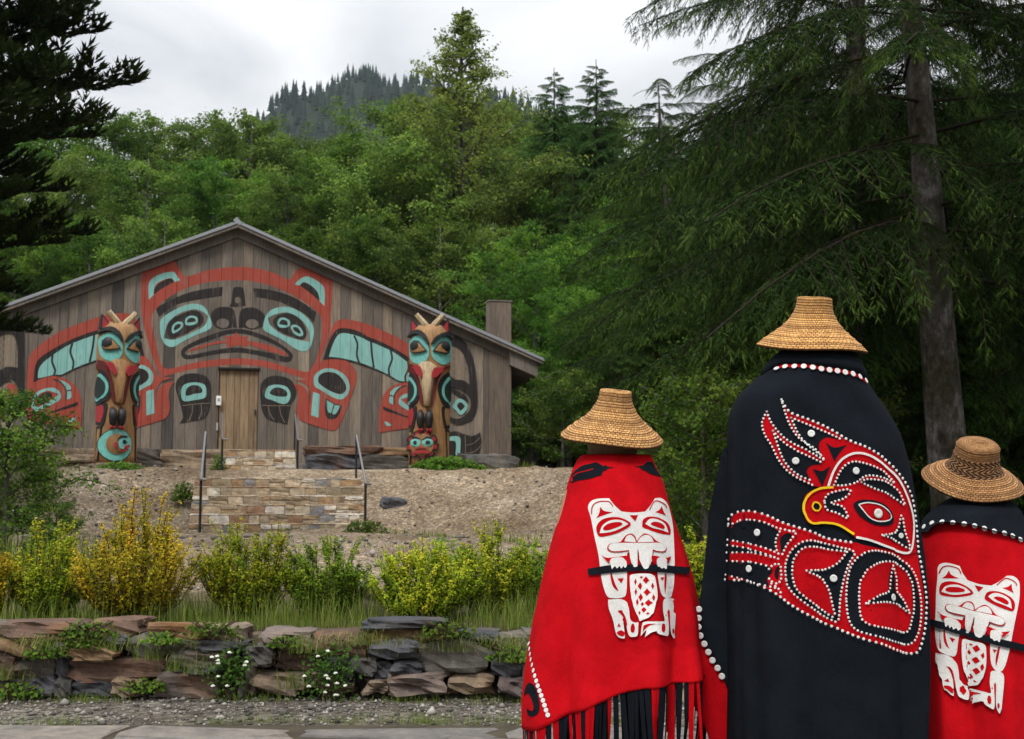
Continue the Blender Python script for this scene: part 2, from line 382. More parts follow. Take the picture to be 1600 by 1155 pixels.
# body of the house behind the planks
HL = 14.0
w = MB(); g = [(-HWID, -0.6), (D0 - 0.02, -0.6), (D0 - 0.02, DH + 0.02), (D1 + 0.02, DH + 0.02), (D1 + 0.02, -0.6), (6.47, -0.6), (6.47, roof_z(6.47) - 0.01), (0, APEX - 0.01), (-HWID, roof_z(HWID) - 0.01)]
n = len(g); w.add([(u, 0.004, z) for u, z in g] + [(u, HL, z) for u, z in g], [tuple(range(n - 1, -1, -1)), tuple(range(n, 2 * n))] + [(i, (i + 1) % n, (i + 1) % n + n, i + n) for i in range(n)])
w.build('wall', DARKWALL, house)
# sill log under the planks, roof slabs, barge boards
MB().box((-3.9, 0.03, -0.42), (6.6, 0.2, 0.3), bev=0.03).build('sill_log', ROOFW, house)
MB().box((3.9, 0.03, -0.42), (6.3, 0.2, 0.3), bev=0.03).build('sill_log', ROOFW, house)
EV = 7.86
for sg in (-1, 1):
    L = math.hypot(EV, EV * SL); ang = math.atan(SL)
    def along(u0, u1, dz0, dz1, y0, y1, name, mat):
        p = [(u0 * sg, roof_z(u0) + dz0), (u1 * sg, roof_z(u1) + dz0), (u1 * sg, roof_z(u1) + dz1), (u0 * sg, roof_z(u0) + dz1)]
        V = [(u, y0, z) for u, z in p] + [(u, y1, z) for u, z in p]
        return mesh_obj(name, V, [(0, 1, 2, 3), (7, 6, 5, 4), (0, 4, 5, 1), (1, 5, 6, 2), (2, 6, 7, 3), (3, 7, 4, 0)], mat, house)
    along(0.0, EV, 0.02, 0.10, -0.34, HL + 0.4, 'roof_deck', ROOFW)
    along(0.0, EV + 0.03, 0.104, 0.15, -0.37, HL + 0.43, 'roof', RIDGE)
    along(0.0, EV + 0.02, 0.165, 0.20, -0.30, HL + 0.43, 'roof_upper_edge', RIDGE)
    along(0.004, EV - 0.35, -0.19, 0.015, -0.10, -0.045, 'barge_board', ROOFW)
    along(7.0, EV - 0.12, -0.36, 0.018, -0.22, HL, 'eave_beam', ROOFW)
MB().box((0, -0.30, APEX + 0.16), (0.2, 0.12, 0.12), (0, R(45), 0)).build('ridge_cap', RIDGE, house)
# corner post with a squared top
cp = MB(); cp.box((6.77, 0.16, 1.70), (0.60, 0.46, 4.59), bev=0.015); cp.build('corner_post', m_plank('post_wood', [hexc('7b6d60'), hexc('6f645b')]), house)
MB().box((6.77, 0.16, 4.01), (0.64, 0.50, 0.035)).build('post_cap', ROOFW, house)
# the door
door = MB().box(((D0 + D1) / 2, 0.08, DH / 2), (D1 - D0, 0.03, DH)).build('door', DARKWALL, house)
de = [D0 + 0.01, -0.19, 0.0, 0.15, 0.37, 0.50, D1 - 0.01]
for i in range(len(de) - 1):
    MB().box(((de[i] + de[i + 1]) / 2, 0.045, DH / 2 - 0.005), (de[i + 1] - de[i] - 0.006, 0.035, DH - 0.03), bev=0.005).build('door_plank', DOORW, door)
MB().box((D1 - 0.07, 0.0, 1.0), (0.03, 0.06, 0.14), bev=0.008).build('handle', m_plain('dark_iron', (0.03, 0.03, 0.03), 0.5), door)
MB().box(((D0 + D1) / 2, -0.05, DH + 0.015), (D1 - D0 + 0.06, 0.05, 0.05)).build('lintel', DARKWALL, house)
wb = MB(); wb.box((D0 + 0.005, -0.07, 1.27), (0.13, 0.06, 0.24), bev=0.012); wbo = wb.build('entry_box', m_plain('white_plastic', (0.78, 0.78, 0.76), 0.4, var=0.05), house)
MB().box((D0 + 0.005, -0.103, 1.29), (0.05, 0.01, 0.07), bev=0.003).build('window', m_plain('grey_plastic', (0.3, 0.3, 0.3), 0.4), wbo)
MB().box((D0 - 0.02, -0.055, 0.62), (0.05, 0.04, 0.2), bev=0.008).build('conduit', m_plain('grey_metal', (0.35, 0.35, 0.36), 0.5), house)
# painted front: sheets that follow the planks and dip into their joints
cuts = sorted(set([e for e in edges] + [e + CH for e in edges] + [e - CH for e in edges])); eset = [round(e, 4) for e in edges]
esk = set(eset)
def paint(kind, col, s, layer):
    loops = parse(s); off = 0.0012 + 0.00045 * layer
    def one(sgn):
        if kind == 'S':
            tr = strip_tris([(sgn * x, z) for x, z in spline(loops[0], False, 6)], layer_w)
        else:
            ls = [[(sgn * x, z) for x, z in spline(l)] for l in loops]; tr = tris_of(ls)
        pl = cut([[tuple(q) for q in p] for p in tr], 0, cuts)
        V, Fc = weld(pl, lambda x, z: (x, -PT - off + (CD if round(x, 4) in esk else 0), z))
        if Fc: mesh_obj('painted_shape', V, Fc, PAINT[col], house)
    return one
HOUSE_PAINT = [
('P','red',0,'-2322,4380 -2273,4534 -2127,4651 -1674,4792* -1511,4741 -1370,4509 -1248,4389 -1044,4447 -613,4592 42,4678 594,4635 1040,4508 1275,4396 1375,4462 1494,4650 1705,4761 1986,4696 2270,4539 2396,4382 2402,4037 2375,3520 2358,3176 2242,2717 2124,2373 2001,2030 1910,1830* 1698,1871 1197,2025 644,2155 97,2188 -445,2143 -983,2060 -1462,1934 -1738,1856* -1836,1954 -1979,2283 -2095,2613 -2214,3055 -2296,3498 -2320,3944|-1935,3564 -1753,3766 -1304,4060 -767,4247 -224,4322 325,4329 879,4217 1383,4005 1834,3733 2089,3511 2149,3284 2128,2828 2023,2370 1888,2113 1751,2042 1416,2120 862,2278 422,2336 93,2351 -341,2319 -880,2240 -1413,2095 -1626,2047 -1761,2122 -1847,2341 -1938,2728 -2029,3115 -2037,3394'),
('P','turq',0,'-2128,3771* -2149,4117 -2074,4299 -1853,4436 -1585,4496 -1503,4448 -1391,4288* -1514,4239* -1608,4332 -1795,4280 -1953,4180 -2013,4038 -2014,3897*'),
('P','black',0,'-2009,3909* -2007,4032 -1925,4169 -1768,4276 -1613,4326 -1525,4245* -1789,4084'),
('P','turq',0,'1450,4276* 1571,4412 1765,4493 1991,4397 2162,4259 2209,4088 2209,3744* 2084,3855* 2053,4026 1938,4194 1768,4315 1656,4340 1574,4251*'),
('P','black',0,'1579,4257* 1684,4335 1881,4244 2035,4077 2078,3866* 1885,4032'),
('P','black',0,'-1920,3581 -1672,3740 -1247,3950 -818,4076 -340,4154* -351,3922* -812,3834 -1295,3723 -1614,3574 -1865,3343* -1933,3480'),
('P','black',0,'411,4145* 826,4112 1272,4001 1665,3813 2004,3566* 1941,3307* 1726,3501 1388,3691 942,3848 471,3919*'),
('P','black',0,'-97,4043 -56,4146 119,4158 188,4052 234,3685* 37,3651 -170,3650* -113,3788|105,3828 95,3777 57,3748 13,3746 -26,3773 -38,3824 -28,3875 10,3905 54,3906 93,3879'),
('P','black',0,'-616,3378 -555,3549 -372,3639 -110,3618 -18,3451 33,3114* -88,3122 -304,3071 -513,3145|-161,3233 -192,3159 -267,3112 -365,3109 -442,3152 -476,3224 -446,3298 -371,3345 -273,3348 -195,3305'),
('P','black',0,'76,3115* 85,3454 175,3615 449,3646 661,3527 736,3359 662,3165 406,3085 213,3130|562,3241 530,3173 454,3125 356,3123 278,3166 244,3233 275,3301 351,3349 450,3351 527,3308'),
('P','black',0,'-1316,2453 -1265,2577 -1001,2751 -573,2941 -249,3050 50,3092 407,3045 850,2881 1185,2691 1410,2499 1412,2357 1330,2288 1137,2295 639,2425 90,2497 -452,2445 -883,2346 -1150,2301 -1270,2343|-1219,2467 -1051,2610 -623,2788 -247,2938 25,2979 354,2942 796,2795 1131,2633 1310,2479 1273,2411 857,2503 416,2577 87,2620 -293,2583 -778,2477 -1126,2402'),
('P','red',0,'-1209,2484* -943,2607 -514,2752 -216,2804 -290,2909* -83,2908 24,3007* 136,2903 332,2919* 302,2805 743,2726 1187,2556 1311,2434* 857,2537 332,2694 279,2625* 86,2676 -104,2638* -229,2630* -215,2725 -566,2678 -941,2540'),
('P','turq',0,'-1841,3065 -1820,3288 -1611,3462 -1293,3639 -1025,3704 -779,3626 -638,3377 -589,3154 -684,3039 -1004,2891 -1270,2744 -1507,2599 -1696,2651 -1808,2843|-1738,2816* -1657,3181 -1395,3440 -1021,3563 -803,3496 -681,3393* -767,3149 -1113,2944 -1485,2784'),
('P','black',0,'-1663,3013 -1605,3238 -1341,3430 -1021,3535 -829,3439 -812,3215 -1062,3029 -1380,2870 -1583,2837'),
('P','turq',0,'-1556,3005 -1538,3140 -1433,3232 -1309,3224 -1290,3124 -1384,3010 -1516,2939|-1502,3018 -1489,3113 -1410,3182 -1345,3167 -1344,3117 -1412,3048'),
('P','turq',0,'-1239,3204 -1220,3333 -1098,3398 -962,3368 -932,3257 -1011,3176 -1183,3149|-1185,3227 -1166,3306 -1081,3348 -999,3322 -997,3249'),
('P','turq',0,'678,3188 755,3473 946,3638 1277,3688 1613,3555 1897,3278 1946,2994 1852,2650 1686,2561 1463,2641 1182,2833 903,2967 708,3076|796,3389* 949,3479 1280,3545 1616,3384 1816,3105 1849,2809* 1626,2838 1180,2974 871,3193'),
('P','black',0,'913,3319 1114,3501 1392,3503 1645,3328 1767,3046 1681,2868 1402,2940 1067,3085'),
('P','turq',0,'1031,3243 1061,3368 1182,3412 1328,3347 1341,3217 1232,3157 1087,3165|1086,3244 1106,3330 1183,3361 1273,3312 1275,3221'),
('P','turq',0,'1370,3150 1408,3230 1536,3222 1649,3112 1679,2987 1596,2945 1456,3010|1426,3140 1453,3180 1531,3165 1605,3082 1612,3008 1483,3062'),
('P','black',0,'-1426,1574 -1378,1797 -1194,1922 -926,1944 -682,1865 -569,1645 -560,1312 -606,978 -737,811 -1003,752 -1312,693* -1230,832 -1262,1024 -1321,1244'),
('P','turq',0,'-1290,1494 -1214,1661 -974,1721 -731,1670 -672,1476 -723,1337 -963,1278 -1230,1257|-1182,1440 -1132,1590 -973,1654 -821,1607 -780,1475 -967,1433 -1137,1380'),
('P','black',0,'641,1498 680,1751 869,1906 1144,1917 1394,1821 1525,1598 1513,1372 1406,1174 1332,697* 1111,750 835,831 694,1052'),
('P','turq',0,'762,1472 830,1642 1038,1702 1287,1650 1389,1483 1349,1286 1212,1211 936,1307 781,1361|877,1491 957,1599 1094,1630 1261,1565 1318,1454 1236,1396 988,1420'),
('S','tan',14,'-1238,1135 -960,1178 -585,1211'),
('S','tan',14,'-1003,1150 -1009,973 -1078,762'),
('S','tan',14,'-799,1169 -784,976 -854,798'),
('S','tan',14,'692,1175 993,1168 1406,1174'),
('S','tan',14,'840,1166 887,971 1000,805'),
('S','tan',14,'1125,1159 1162,947 1265,736'),
('P','red',1,'1837,1868 1945,2029 2092,2258 2275,2387 2526,2416 2780,2341 2980,2163 3045,1908 2932,1480 2770,1025 2608,656 2469,559 2218,612 1772,759 1616,852 1546,1064 1585,1346 1565,1542 1451,1748* 1701,1674 1844,1462 1865,1181 1893,1463 1756,1731 1477,1822*'),
('P','turq',1,'1966,1803 2002,1973 2195,2119 2475,2124 2757,1960 2873,1706 2820,1478 2654,1351 2429,1415 2147,1580 2007,1663|2077,1805 2114,1964 2280,2047 2532,2012 2731,1817 2790,1620 2680,1493 2483,1518 2202,1666'),
('P','black',1,'2083,1805 2119,1959 2280,2041 2532,2006 2726,1817 2784,1619 2680,1499 2483,1524 2202,1672'),
('P','turq',1,'1953,1532* 2127,1478* 2103,875* 1913,940*'),
('P','black',1,'2262,1384* 2459,1258 2695,1193* 2576,909 2410,840 2297,906 2255,1130'),
('P','turq',1,'2302,1329* 2476,1224* 2413,1009 2323,1064'),
('P','turq',1,'2510,1208* 2645,1187* 2536,988 2446,998'),
('P','red',1,'2115,2216* 2243,2543 2343,2951 2445,3280 2657,3411 3006,3377 3330,3295 3771,3115 4194,2922 4611,2625 4829,2395 4920,2183 4934,1824 4933,1407 4935,1109 4901,931 4794,725 4396,641 3940,572 3640,516* 3635,979 3682,1338 3804,1576 3981,1722 4211,1802 4439,1819 4635,1755 4772,1633* 4773,1887 4746,2082 4654,2249 4377,2465 4014,2685 3619,2871 3320,2982 3118,3096 2794,3180 2527,3119 2371,2871 2243,2489 2192,2353*'),
('P','black',1,'2192,2353* 2293,2706 2422,3008 2580,3169 2848,3166 3118,3096 3320,2976 3619,2865 4014,2679 4377,2459 4653,2243 4746,2076 4773,1872 4778,1642* 4606,1741 4382,1811 4127,1840 3875,1965 3593,2106 3295,2218 3669,2059 3128,2254 2591,2378'),
('P','turq',1,'2335,2437* 2426,2737 2530,2956 2662,3052 2930,3021 3173,2945 3316,2869 3502,2804 3898,2634 4122,2502 4372,2315 4592,2115 4671,1949 4678,1754* 4495,1797 4298,1848 4128,1858 3876,2001 3594,2127 3296,2242 3668,2113 3128,2303 2644,2411'),
('S','black',50,'2968,2994 3057,2779 3044,2507 3112,2281'),
('S','black',50,'4359,2352 4367,2165 4288,1957 4312,1842'),
('S','black',50,'3907,2633 3948,2415 3868,2176 3882,1995'),
('S','black',50,'3402,2846 3422,2579 3457,2336 3487,2178'),
('P','turq',1,'4824,1140 4787,1290 4652,1441 4428,1520 4258,1508 4140,1390 4149,1240 4329,1118 4551,996 4661,929 4762,993|4740,1157 4649,1352 4454,1450 4311,1423 4182,1371* 4306,1262 4471,1146 4665,1048'),
('P','black',1,'4684,1172 4620,1337 4453,1421 4338,1372 4377,1267 4500,1160 4625,1099'),
('P','turq',1,'4209,1724* 4036,1676 3918,1574 3901,1484* 4000,1467* 4062,1601'),
('P','turq',1,'3999,1440* 3900,1454* 3886,1304 3964,1249* 3998,1243*'),
('S','black',30,'4323,1734 4179,1689 4076,1586 4008,1452 4006,1237'),
('S','black',25,'4014,1455 3895,1478'),
('P','black',1,'4393,932* 4127,1032 3734,1193* 3759,1097 4069,997 4321,915*'),
('P','turq',1,'3959,706* 3834,797 3763,798* 3831,692'),
('P','black',1,'5590,3060 5723,3007 5914,2803 6067,2428 6137,2015 6177,1488 6147,1112 6034,886 5846,790 5582,761 5118,1106 4990,1287 4992,2002 5020,2600 5054,2960 5167,3113 5338,3154|5686,2722 5839,2499 5935,2161 5963,1785* 5804,1895 5577,1921 5406,2023 5152,1999* 5175,2447 5248,2730 5382,2840|5691,1660 5919,1514 5995,1316 5958,1110 5770,939 5582,899 5367,1028 5188,1105 5111,1285 5125,1493 5209,1655 5367,1741'),
('P','black',1,'5672,1622 5881,1483 5957,1289* 5824,1415 5692,1462 5392,1660 5250,1624* 5380,1720'),
('P','red',1,'5136,1433 5198,1581 5320,1614 5388,1547 5348,1400 5431,1220 5482,1101 5368,1058 5217,1120 5139,1284'),
('P','turq',1,'5524,1216 5655,1405 5806,1388 5912,1259 5882,1109 5732,994 5618,1105'),
('P','black',1,'5636,1236 5730,1331 5837,1220 5731,1099*'),
('P','black',1,'5377,468 5583,574 5809,510 6036,456 6244,552* 6282,291 6226,29 6076,-158 5925,-215 5737,-86 5380,-15'),
('P','turq',1,'5377,412* 5584,452 5704,416 5735,323 5718,-49* 5605,-31* 5603,303 5378,319*'),
('S','tan',14,'5871,212 6074,270 6244,421'),
('S','tan',14,'5872,8 6113,66 6282,235'),
('S','tan',14,'5847,492 5863,212 5849,-67'),
]

for li, (kind, col, par, s) in enumerate(HOUSE_PAINT):
    layer_w = par / 1000 if kind == 'S' else 0; fn = paint(kind, col, s, li)
    both = par == 1 if kind == 'P' else abs(float(s.split(',')[0])) > 2200
    fn(1)
    if both: fn(-1)
# cross-hatched netting inside the wings
for sg in (1, -1):
    inner = [(sg * x, z) for x, z in spline(parse([p for p in HOUSE_PAINT if p[0] == 'P' and p[3].count('|') == 2][0][3].split('|')[1])[0])]
    us = [p[0] for p in inner]; zs = [p[1] for p in inner]; tri = tris_of([inner]); u0, u1, v0, v1 = min(us), max(us), min(zs), max(zs)
    pl = []
    for d in (1, -1):
        k = v0 - (u1 - u0) * 1.6
        while k < v1 + (u1 - u0) * 1.6:
            # thin band between two parallel slanted lines: clip the triangles in a sheared frame
            sh = [[(x, z - d * 1.3 * (x - u0)) for x, z in p] for p in tri]
            for p in sh:
                c = clip_axis(p, 1, k, k + 0.028)
                if len(c) >= 3: pl.append([(x, z + d * 1.3 * (x - u0)) for x, z in c])
            k += 0.17
    for d, half in ((0, pl[:len(pl) // 2]), (1, pl[len(pl) // 2:])):
        V, Fc = weld(cut(half, 0, cuts), lambda x, z: (x, -PT - 0.004 - 0.0006 * d + (CD if round(x, 4) in esk else 0), z))
        if Fc: mesh_obj('painted_netting', V, Fc, PAINT['tan'], house)

# ------------------------------------------------------------ stones
def rock_mesh(name, seed, n=3, rough=0.10, soft=1.0):
    """a split block about 1 x 1 x 1: subdivided cube, faces pushed in and out, corners knocked off"""
    rg = random.Random(seed); bm = bmesh.new(); bmesh.ops.create_cube(bm, size=1)
    bmesh.ops.subdivide_edges(bm, edges=bm.edges[:], cuts=n, use_grid_fill=True)
    ph = [(rg.uniform(0, 6), rg.uniform(0, 6), rg.uniform(0, 6), rg.uniform(2, 7), rg.uniform(2, 7), rg.uniform(2, 7)) for _ in range(5)]
    for v in bm.verts:
        p = v.co.copy(); q = p.copy(); L = max(abs(p.x), abs(p.y), abs(p.z)); e = sorted((abs(p.x), abs(p.y), abs(p.z)))
        if e[1] > 0.45: q *= 1 - rg.uniform(0.02, 0.10) * soft
        if e[0] > 0.45: q *= 1 - rg.uniform(0.05, 0.16) * soft
        s = sum(math.sin(a[0] + p.x * a[3]) * math.sin(a[1] + p.y * a[4]) * math.sin(a[2] + p.z * a[5]) for a in ph)
        q += p.normalized() * (s * rough * 0.5 + rg.uniform(-1, 1) * rough * 0.35); v.co = q
    bm.normal_update(); V = [v.co.copy() for v in bm.verts]; bm.verts.index_update(); Fq = [[v.index for v in f.verts] for f in bm.faces]; bm.free()
    me = bpy.data.meshes.new(name); me.from_pydata([tuple(v) for v in V], [], Fq); return me
def put(me, name, parent, loc, size, rot=(0, 0, 0), mat=None):
    o = bpy.data.objects.new(name, me); COL.objects.link(o); o.parent = parent; o.location = loc; o.scale = size; o.rotation_euler = rot
    if mat is not None:
        if not me.materials: me.materials.append(None)
        o.material_slots[0].link = 'OBJECT'; o.material_slots[0].material = mat
    return o
STM = {k: m_stone('stone_' + k, [hexc(c) for c in v], 0.8, mo) for k, v, mo in (
    ('grey', ['5a5752', '635f5a', '514f4c', '6a625a'], 0.12), ('rust', ['5f4c42', '685246', '574439'], 0.28), ('orange', ['7c634a', '826a50', '715a42'], 0.3),
    ('tan', ['827260', '7a6b5c', '8a7a66'], 0.2), ('slate', ['4a4a4e', '525256', '434448'], 0.1), ('pink', ['786a62', '70645d'], 0.3))}
ROCKS = [rock_mesh('stone', 100 + i, 4, 0.15) for i in range(8)]
SLABS = [rock_mesh('stone', 200 + i, 4, 0.11) for i in range(9)]
# low retaining wall beside the road: (x0, y0, x1, y1) in cm along the wall / above the road
wall = empty('retaining_wall', (0, 7.62, 0), 0, 'low dry stone wall of rusty and grey blocks along the gravel road', 'stone wall')
WALL_STONES = [(-293, 33.1, -245, 42.9, 'rust'), (-294, 26.0, -271, 36.3, 'orange'), (-284, 11.7, -262, 25.3, 'grey'), (-300, 1.4, -273, 11.7, 'grey'), (-242, 35.1, -214, 44.2, 'rust'), (-209, 33.5, -174, 41.6, 'orange'), (-222, 23.4, -197, 35.7, 'grey'), (-249, 22.3, -226, 29.9, 'orange'), (-253, 11.1, -201, 22.7, 'rust'), (-227, 2.1, -209, 11.7, 'tan'), (-202, 1.4, -167, 16.3, 'pink'), (-193, 18.9, -162, 27.3, 'grey'), (-178, 27.3, -155, 32.5, 'slate'), (-197, 16.0, -184, 18.9, 'slate'), (-184, 14.6, -165, 18.5, 'slate'), (-154, 18.2, -139, 28.6, 'grey'), (-153, 2.7, -145, 18.2, 'grey'), (-233, 29.9, -220, 36.3, 'slate'), (-260, 1.4, -251, 11.7, 'grey'), (-262, 23.4, -250, 31.2, 'slate'), (-250, 1.4, -227, 11.7, 'slate'), (-196, 27.3, -178, 33.8, 'grey'), (-309, 11.7, -285, 26.0, 'rust'), (-315, 36.3, -293, 42.9, 'grey'), (-174, 32.5, -155, 40.9, 'tan'), (-273, 2.1, -260, 11.7, 'slate'), (-261, 11.7, -254, 23.4, 'slate'), (-142, 29.2, -115, 38.3, 'pink'), (-148, 19.5, -136, 29.9, 'grey'), (-148, 4.7, -118, 15.6, 'tan'), (-117, 7.2, -110, 16.3, 'tan'), (-83, 38.7, -41, 44.8, 'slate'), (-82, 31.2, -41, 38.9, 'orange'), (-81, 22.7, -55, 32.5, 'slate'), (-52, 15.6, -14, 31.2, 'grey'), (-70, 3.4, -39, 14.3, 'pink'), (-36, 3.4, -12, 14.3, 'tan'), (-8, 23.4, 9, 36.3, 'grey'), (-7, 4.7, 7, 13.0, 'slate'), (-91, 14.3, -77, 23.4, 'grey'), (-79, 11.5, -68, 20.8, 'slate'), (-108, 3.4, -91, 8.5, 'tan'), (-135, 16.9, -113, 27.3, 'rust'), (-83, 3.4, -70, 10.5, 'tan'), (-114, 24.7, -84, 36.3, 'rust'), (-110, 9.2, -91, 23.4, 'slate'), (-11, 13.0, 7, 23.4, 'slate'), (7, 24.7, 25, 37.6, 'grey'), (7, 3.4, 29, 24.7, 'tan'), (-68, 14.3, -52, 22.3, 'slate'), (-39, 31.2, -8, 37.6, 'slate')]

rg = random.Random(9)
for (x0, z0, x1, z1, k) in WALL_STONES:
    wd, hg = (x1 - x0) / 100, (z1 - z0) / 100; flat = wd > 3.2 * hg
    dep = rg.uniform(0.26, 0.36)
    put(rg.choice(SLABS if flat else ROCKS), 'stone', wall, ((x0 + x1) / 200, 0.10 - dep / 2 + rg.uniform(-0.015, 0.02) + (0.03 if z1 > 34 else 0), (z0 + z1) / 200), (wd * 1.07, dep, hg * 1.10), (rg.uniform(-0.05, 0.05), rg.uniform(-0.035, 0.035), rg.uniform(-0.04, 0.04)), STM[k])
for sgn, xs, xe in ((1, 0.62, 5.2), (-1, 3.25, 5.5)):
    for zc, hh in ((0.06, 0.13), (0.19, 0.13), (0.31, 0.11)):
        x = xs + rg.uniform(0, 0.1)
        while x < xe:
            wd = rg.uniform(0.2, 0.55)
            put(rg.choice(ROCKS + SLABS), 'stone', wall, (sgn * (x + wd / 2), -0.05 + rg.uniform(-0.02, 0.02), zc + rg.uniform(-0.01, 0.015)), (wd * 1.05, 0.3, hh * 1.12), (rg.uniform(-0.06, 0.06), rg.uniform(-0.05, 0.05), rg.uniform(-0.05, 0.05)), STM[rg.choice(['grey', 'grey', 'rust', 'tan', 'slate', 'pink'])]); x += wd
for k in range(90):      # small filler stones wedged in the joints
    put(rg.choice(ROCKS), 'stone', wall, (rg.uniform(-3.6, 0.7), -0.03 + rg.uniform(-0.03, 0.02), rg.uniform(0.02, 0.36)), (rg.uniform(.05, .15), .16, rg.uniform(.03, .06)), (rg.uniform(-.3, .3), rg.uniform(-.25, .25), rg.uniform(-.4, .4)), STM[rg.choice(['grey', 'slate', 'slate', 'rust', 'tan'])])
MB().box((0, 0.09, 0.165), (14, 0.12, 0.33)).build('earth_backing', m_plain('dark_soil', (0.022, 0.017, 0.012), 0.95, 0.1), wall)
# foundation walls in front of the house
def found(lst, label, org):
    e = empty('foundation_wall', org, HR, label, 'stone wall')
    for (x0, z0, x1, z1, k) in lst:
        put(rg.choice(SLABS if (x1 - x0) > 3.2 * (z1 - z0) else ROCKS), 'stone', e, ((x0 + x1) / 2, rg.uniform(-0.06, 0.06), (z0 + z1) / 2), (1.06 * (x1 - x0), 0.6, 1.1 * (z1 - z0)), (rg.uniform(-0.04, 0.04), rg.uniform(-0.03, 0.03), rg.uniform(-0.05, 0.05)), STM[k])
    return e
found([(-1.2, .30, .55, .60, 'tan'), (.6, .33, 1.5, .62, 'grey'), (1.55, .30, 3.0, .60, 'tan'), (-1.2, -.05, .3, .30, 'rust'), (.35, .0, 1.45, .32, 'grey'), (1.5, -.02, 2.75, .30, 'tan'), (2.75, -.05, 3.05, .28, 'grey'), (-2.6, .1, -1.25, .6, 'grey'), (-4, .1, -2.7, .6, 'tan')],
      'flat stacked stones below the facade, left of the stairs', (-9.75, 30.0, 1.80))
found([(0, .43, 1.6, .62, 'rust'), (1.65, .42, 3.1, .60, 'orange'), (-.02, .08, 1.12, .44, 'slate'), (1.15, .10, 2.35, .42, 'grey'), (.1, -.2, 1.0, .08, 'rust'), (1.02, -.18, 2.3, .06, 'tan'), (2.4, .0, 3.4, .42, 'grey'), (3.7, -.05, 4.9, .42, 'grey'), (3.3, -.3, 4.6, .0, 'grey')],
      'dark boulders and rusty slabs below the facade, right of the stairs', (-4.8, 30.1, 1.86))

# ------------------------------------------------------------ stairs
stairs = empty('stone_stairs', (-4.90, 27.0, 0), R(11), 'two flights of mortared tan stone steps climbing to the house door', 'stairs')
STEPC = m_stone('step_stone', [hexc(c) for c in ('b3a088', 'a89478', 'd2cabb', '9d8068', 'bcae98', 'a89880', '8c8a88', 'c2b39c', 'dbd4c8', 'a48868', 'b3a48c', '9a8c74')], 0.4, 0.2)
MORT = m_plain('mortar', (0.33, 0.28, 0.21), 0.9, 0.1, var=0.5, sc=6)
SB = [rock_mesh('stone', 300 + i, 2, 0.05, soft=.5) for i in range(6)]
rh, rd = 0.185, 0.36
def flight(name, xc, wd, ytop, ztop, n):
    core = MB()
    for i in range(n):
        z1 = ztop - i * rh; yf = ytop - i * rd
        core.box((xc, yf + 0.30 + 0.02 * i, z1 / 2 - 0.012 - 0.002 * i), (wd - 0.02 - 0.004 * i, 0.60 + 0.04 * i, z1))
    co = core.build(name, MORT, stairs)
    for i in range(n):
        z1 = ztop - i * rh; yf = ytop - i * rd; x = xc - wd / 2
        while x < xc + wd / 2 - 0.05:
            w_ = min(rg.uniform(0.16, 0.42), xc + wd / 2 - x)
            if xc + wd / 2 - x - w_ < 0.1: w_ = xc + wd / 2 - x
            h_ = rh - 0.003
            cs = [(0.5, 1.0)] if rg.random() < .6 else ([(.27, .54), (.77, .46)] if rg.random() < .5 else [(.22, .44), (.72, .56)])
            for cz, ch in cs: put(rg.choice(SB), 'stone', co, (x + w_ / 2, yf + 0.10, z1 - rh * cz - 0.012 * (cz > .4)), (w_ - rg.uniform(.004, .014), 0.25 + rg.uniform(-0.02, 0.02), h_ * ch - .002), (0, rg.uniform(-0.025, 0.025), 0), STEPC)
            x += w_
        x = xc - wd / 2
        while x < xc + wd / 2 - 0.05:       # tread slabs
            w_ = min(rg.uniform(0.35, 0.7), xc + wd / 2 - x)
            put(rg.choice(SB), 'tread', co, (x + w_ / 2, yf + 0.17, z1 + 0.002), (w_ - 0.012, 0.37, 0.03), (0, 0, 0), STEPC); x += w_
flight('lower_flight', 0, 3.45, 0, 1.66, 6)
flight('upper_flight', -0.43, 1.72, 3.6, 2.40, 4)
ld = MB(); ld.box((0, 1.45, 0.82), (3.4, 2.4, 1.62)); ld.box((-0.43, 4.2, 1.2), (1.66, 1.1, 2.36)); ld.build('landing', MORT, stairs)
IRON = m_plain('dark_handrail_metal', (0.02, 0.022, 0.025), 0.45, 0.5, 0.3); RAILT = m_plain('worn_rail_top', (0.22, 0.22, 0.23), 0.4, 0.5, 0.6)
def rail(label, pb, pf, drop):
    """pb / pf: top of the upper and lower post (stairs frame), drop: post lengths"""
    e = empty('handrail', stairs.matrix_basis @ Vector((pf[0], pf[1], pf[2] - drop)), R(11), label, 'handrail', 'handrails of the stone stairs')
    o = Vector((pf[0], pf[1], pf[2] - drop)); b = Vector(pb) - o; f = Vector(pf) - o
    MB().tube([b, b - Vector((0, 0, drop + 0.03))], 0.024, 8).build('post', IRON, e)
    MB().tube([f, f - Vector((0, 0, drop + 0.03))], 0.026, 8).build('post', IRON, e)
    d = (f - b).normalized()
    MB().tube([b - d * 0.06 + Vector((0, 0.03, -0.06)), b - d * 0.02, f, f + d * 0.05 + Vector((0.0, -0.03, 0.0)), f + Vector((0.10, -0.05, -0.03))], 0.024, 8).build('top_rail', RAILT, e)
stairs.rotation_euler = (0, 0, R(11)); bpy.context.view_layer.update(); 
rail('dark handrail at the left edge of the upper steps beside the door', (-1.29, 3.7, 3.27), (-1.25, 2.35, 2.62), 0.95)
rail('dark handrail at the right edge of the upper steps under the painted paw', (0.40, 3.7, 3.27), (0.44, 2.35, 2.62), 0.95)
rail('tall dark handrail at the left edge of the lower steps', (-1.53, 0.1, 2.62), (-1.50, -2.0, 1.62), 1.0)
rail('dark handrail at the right edge of the lower steps', (1.62, 0.1, 2.58), (1.66, -2.0, 1.55), 0.98)
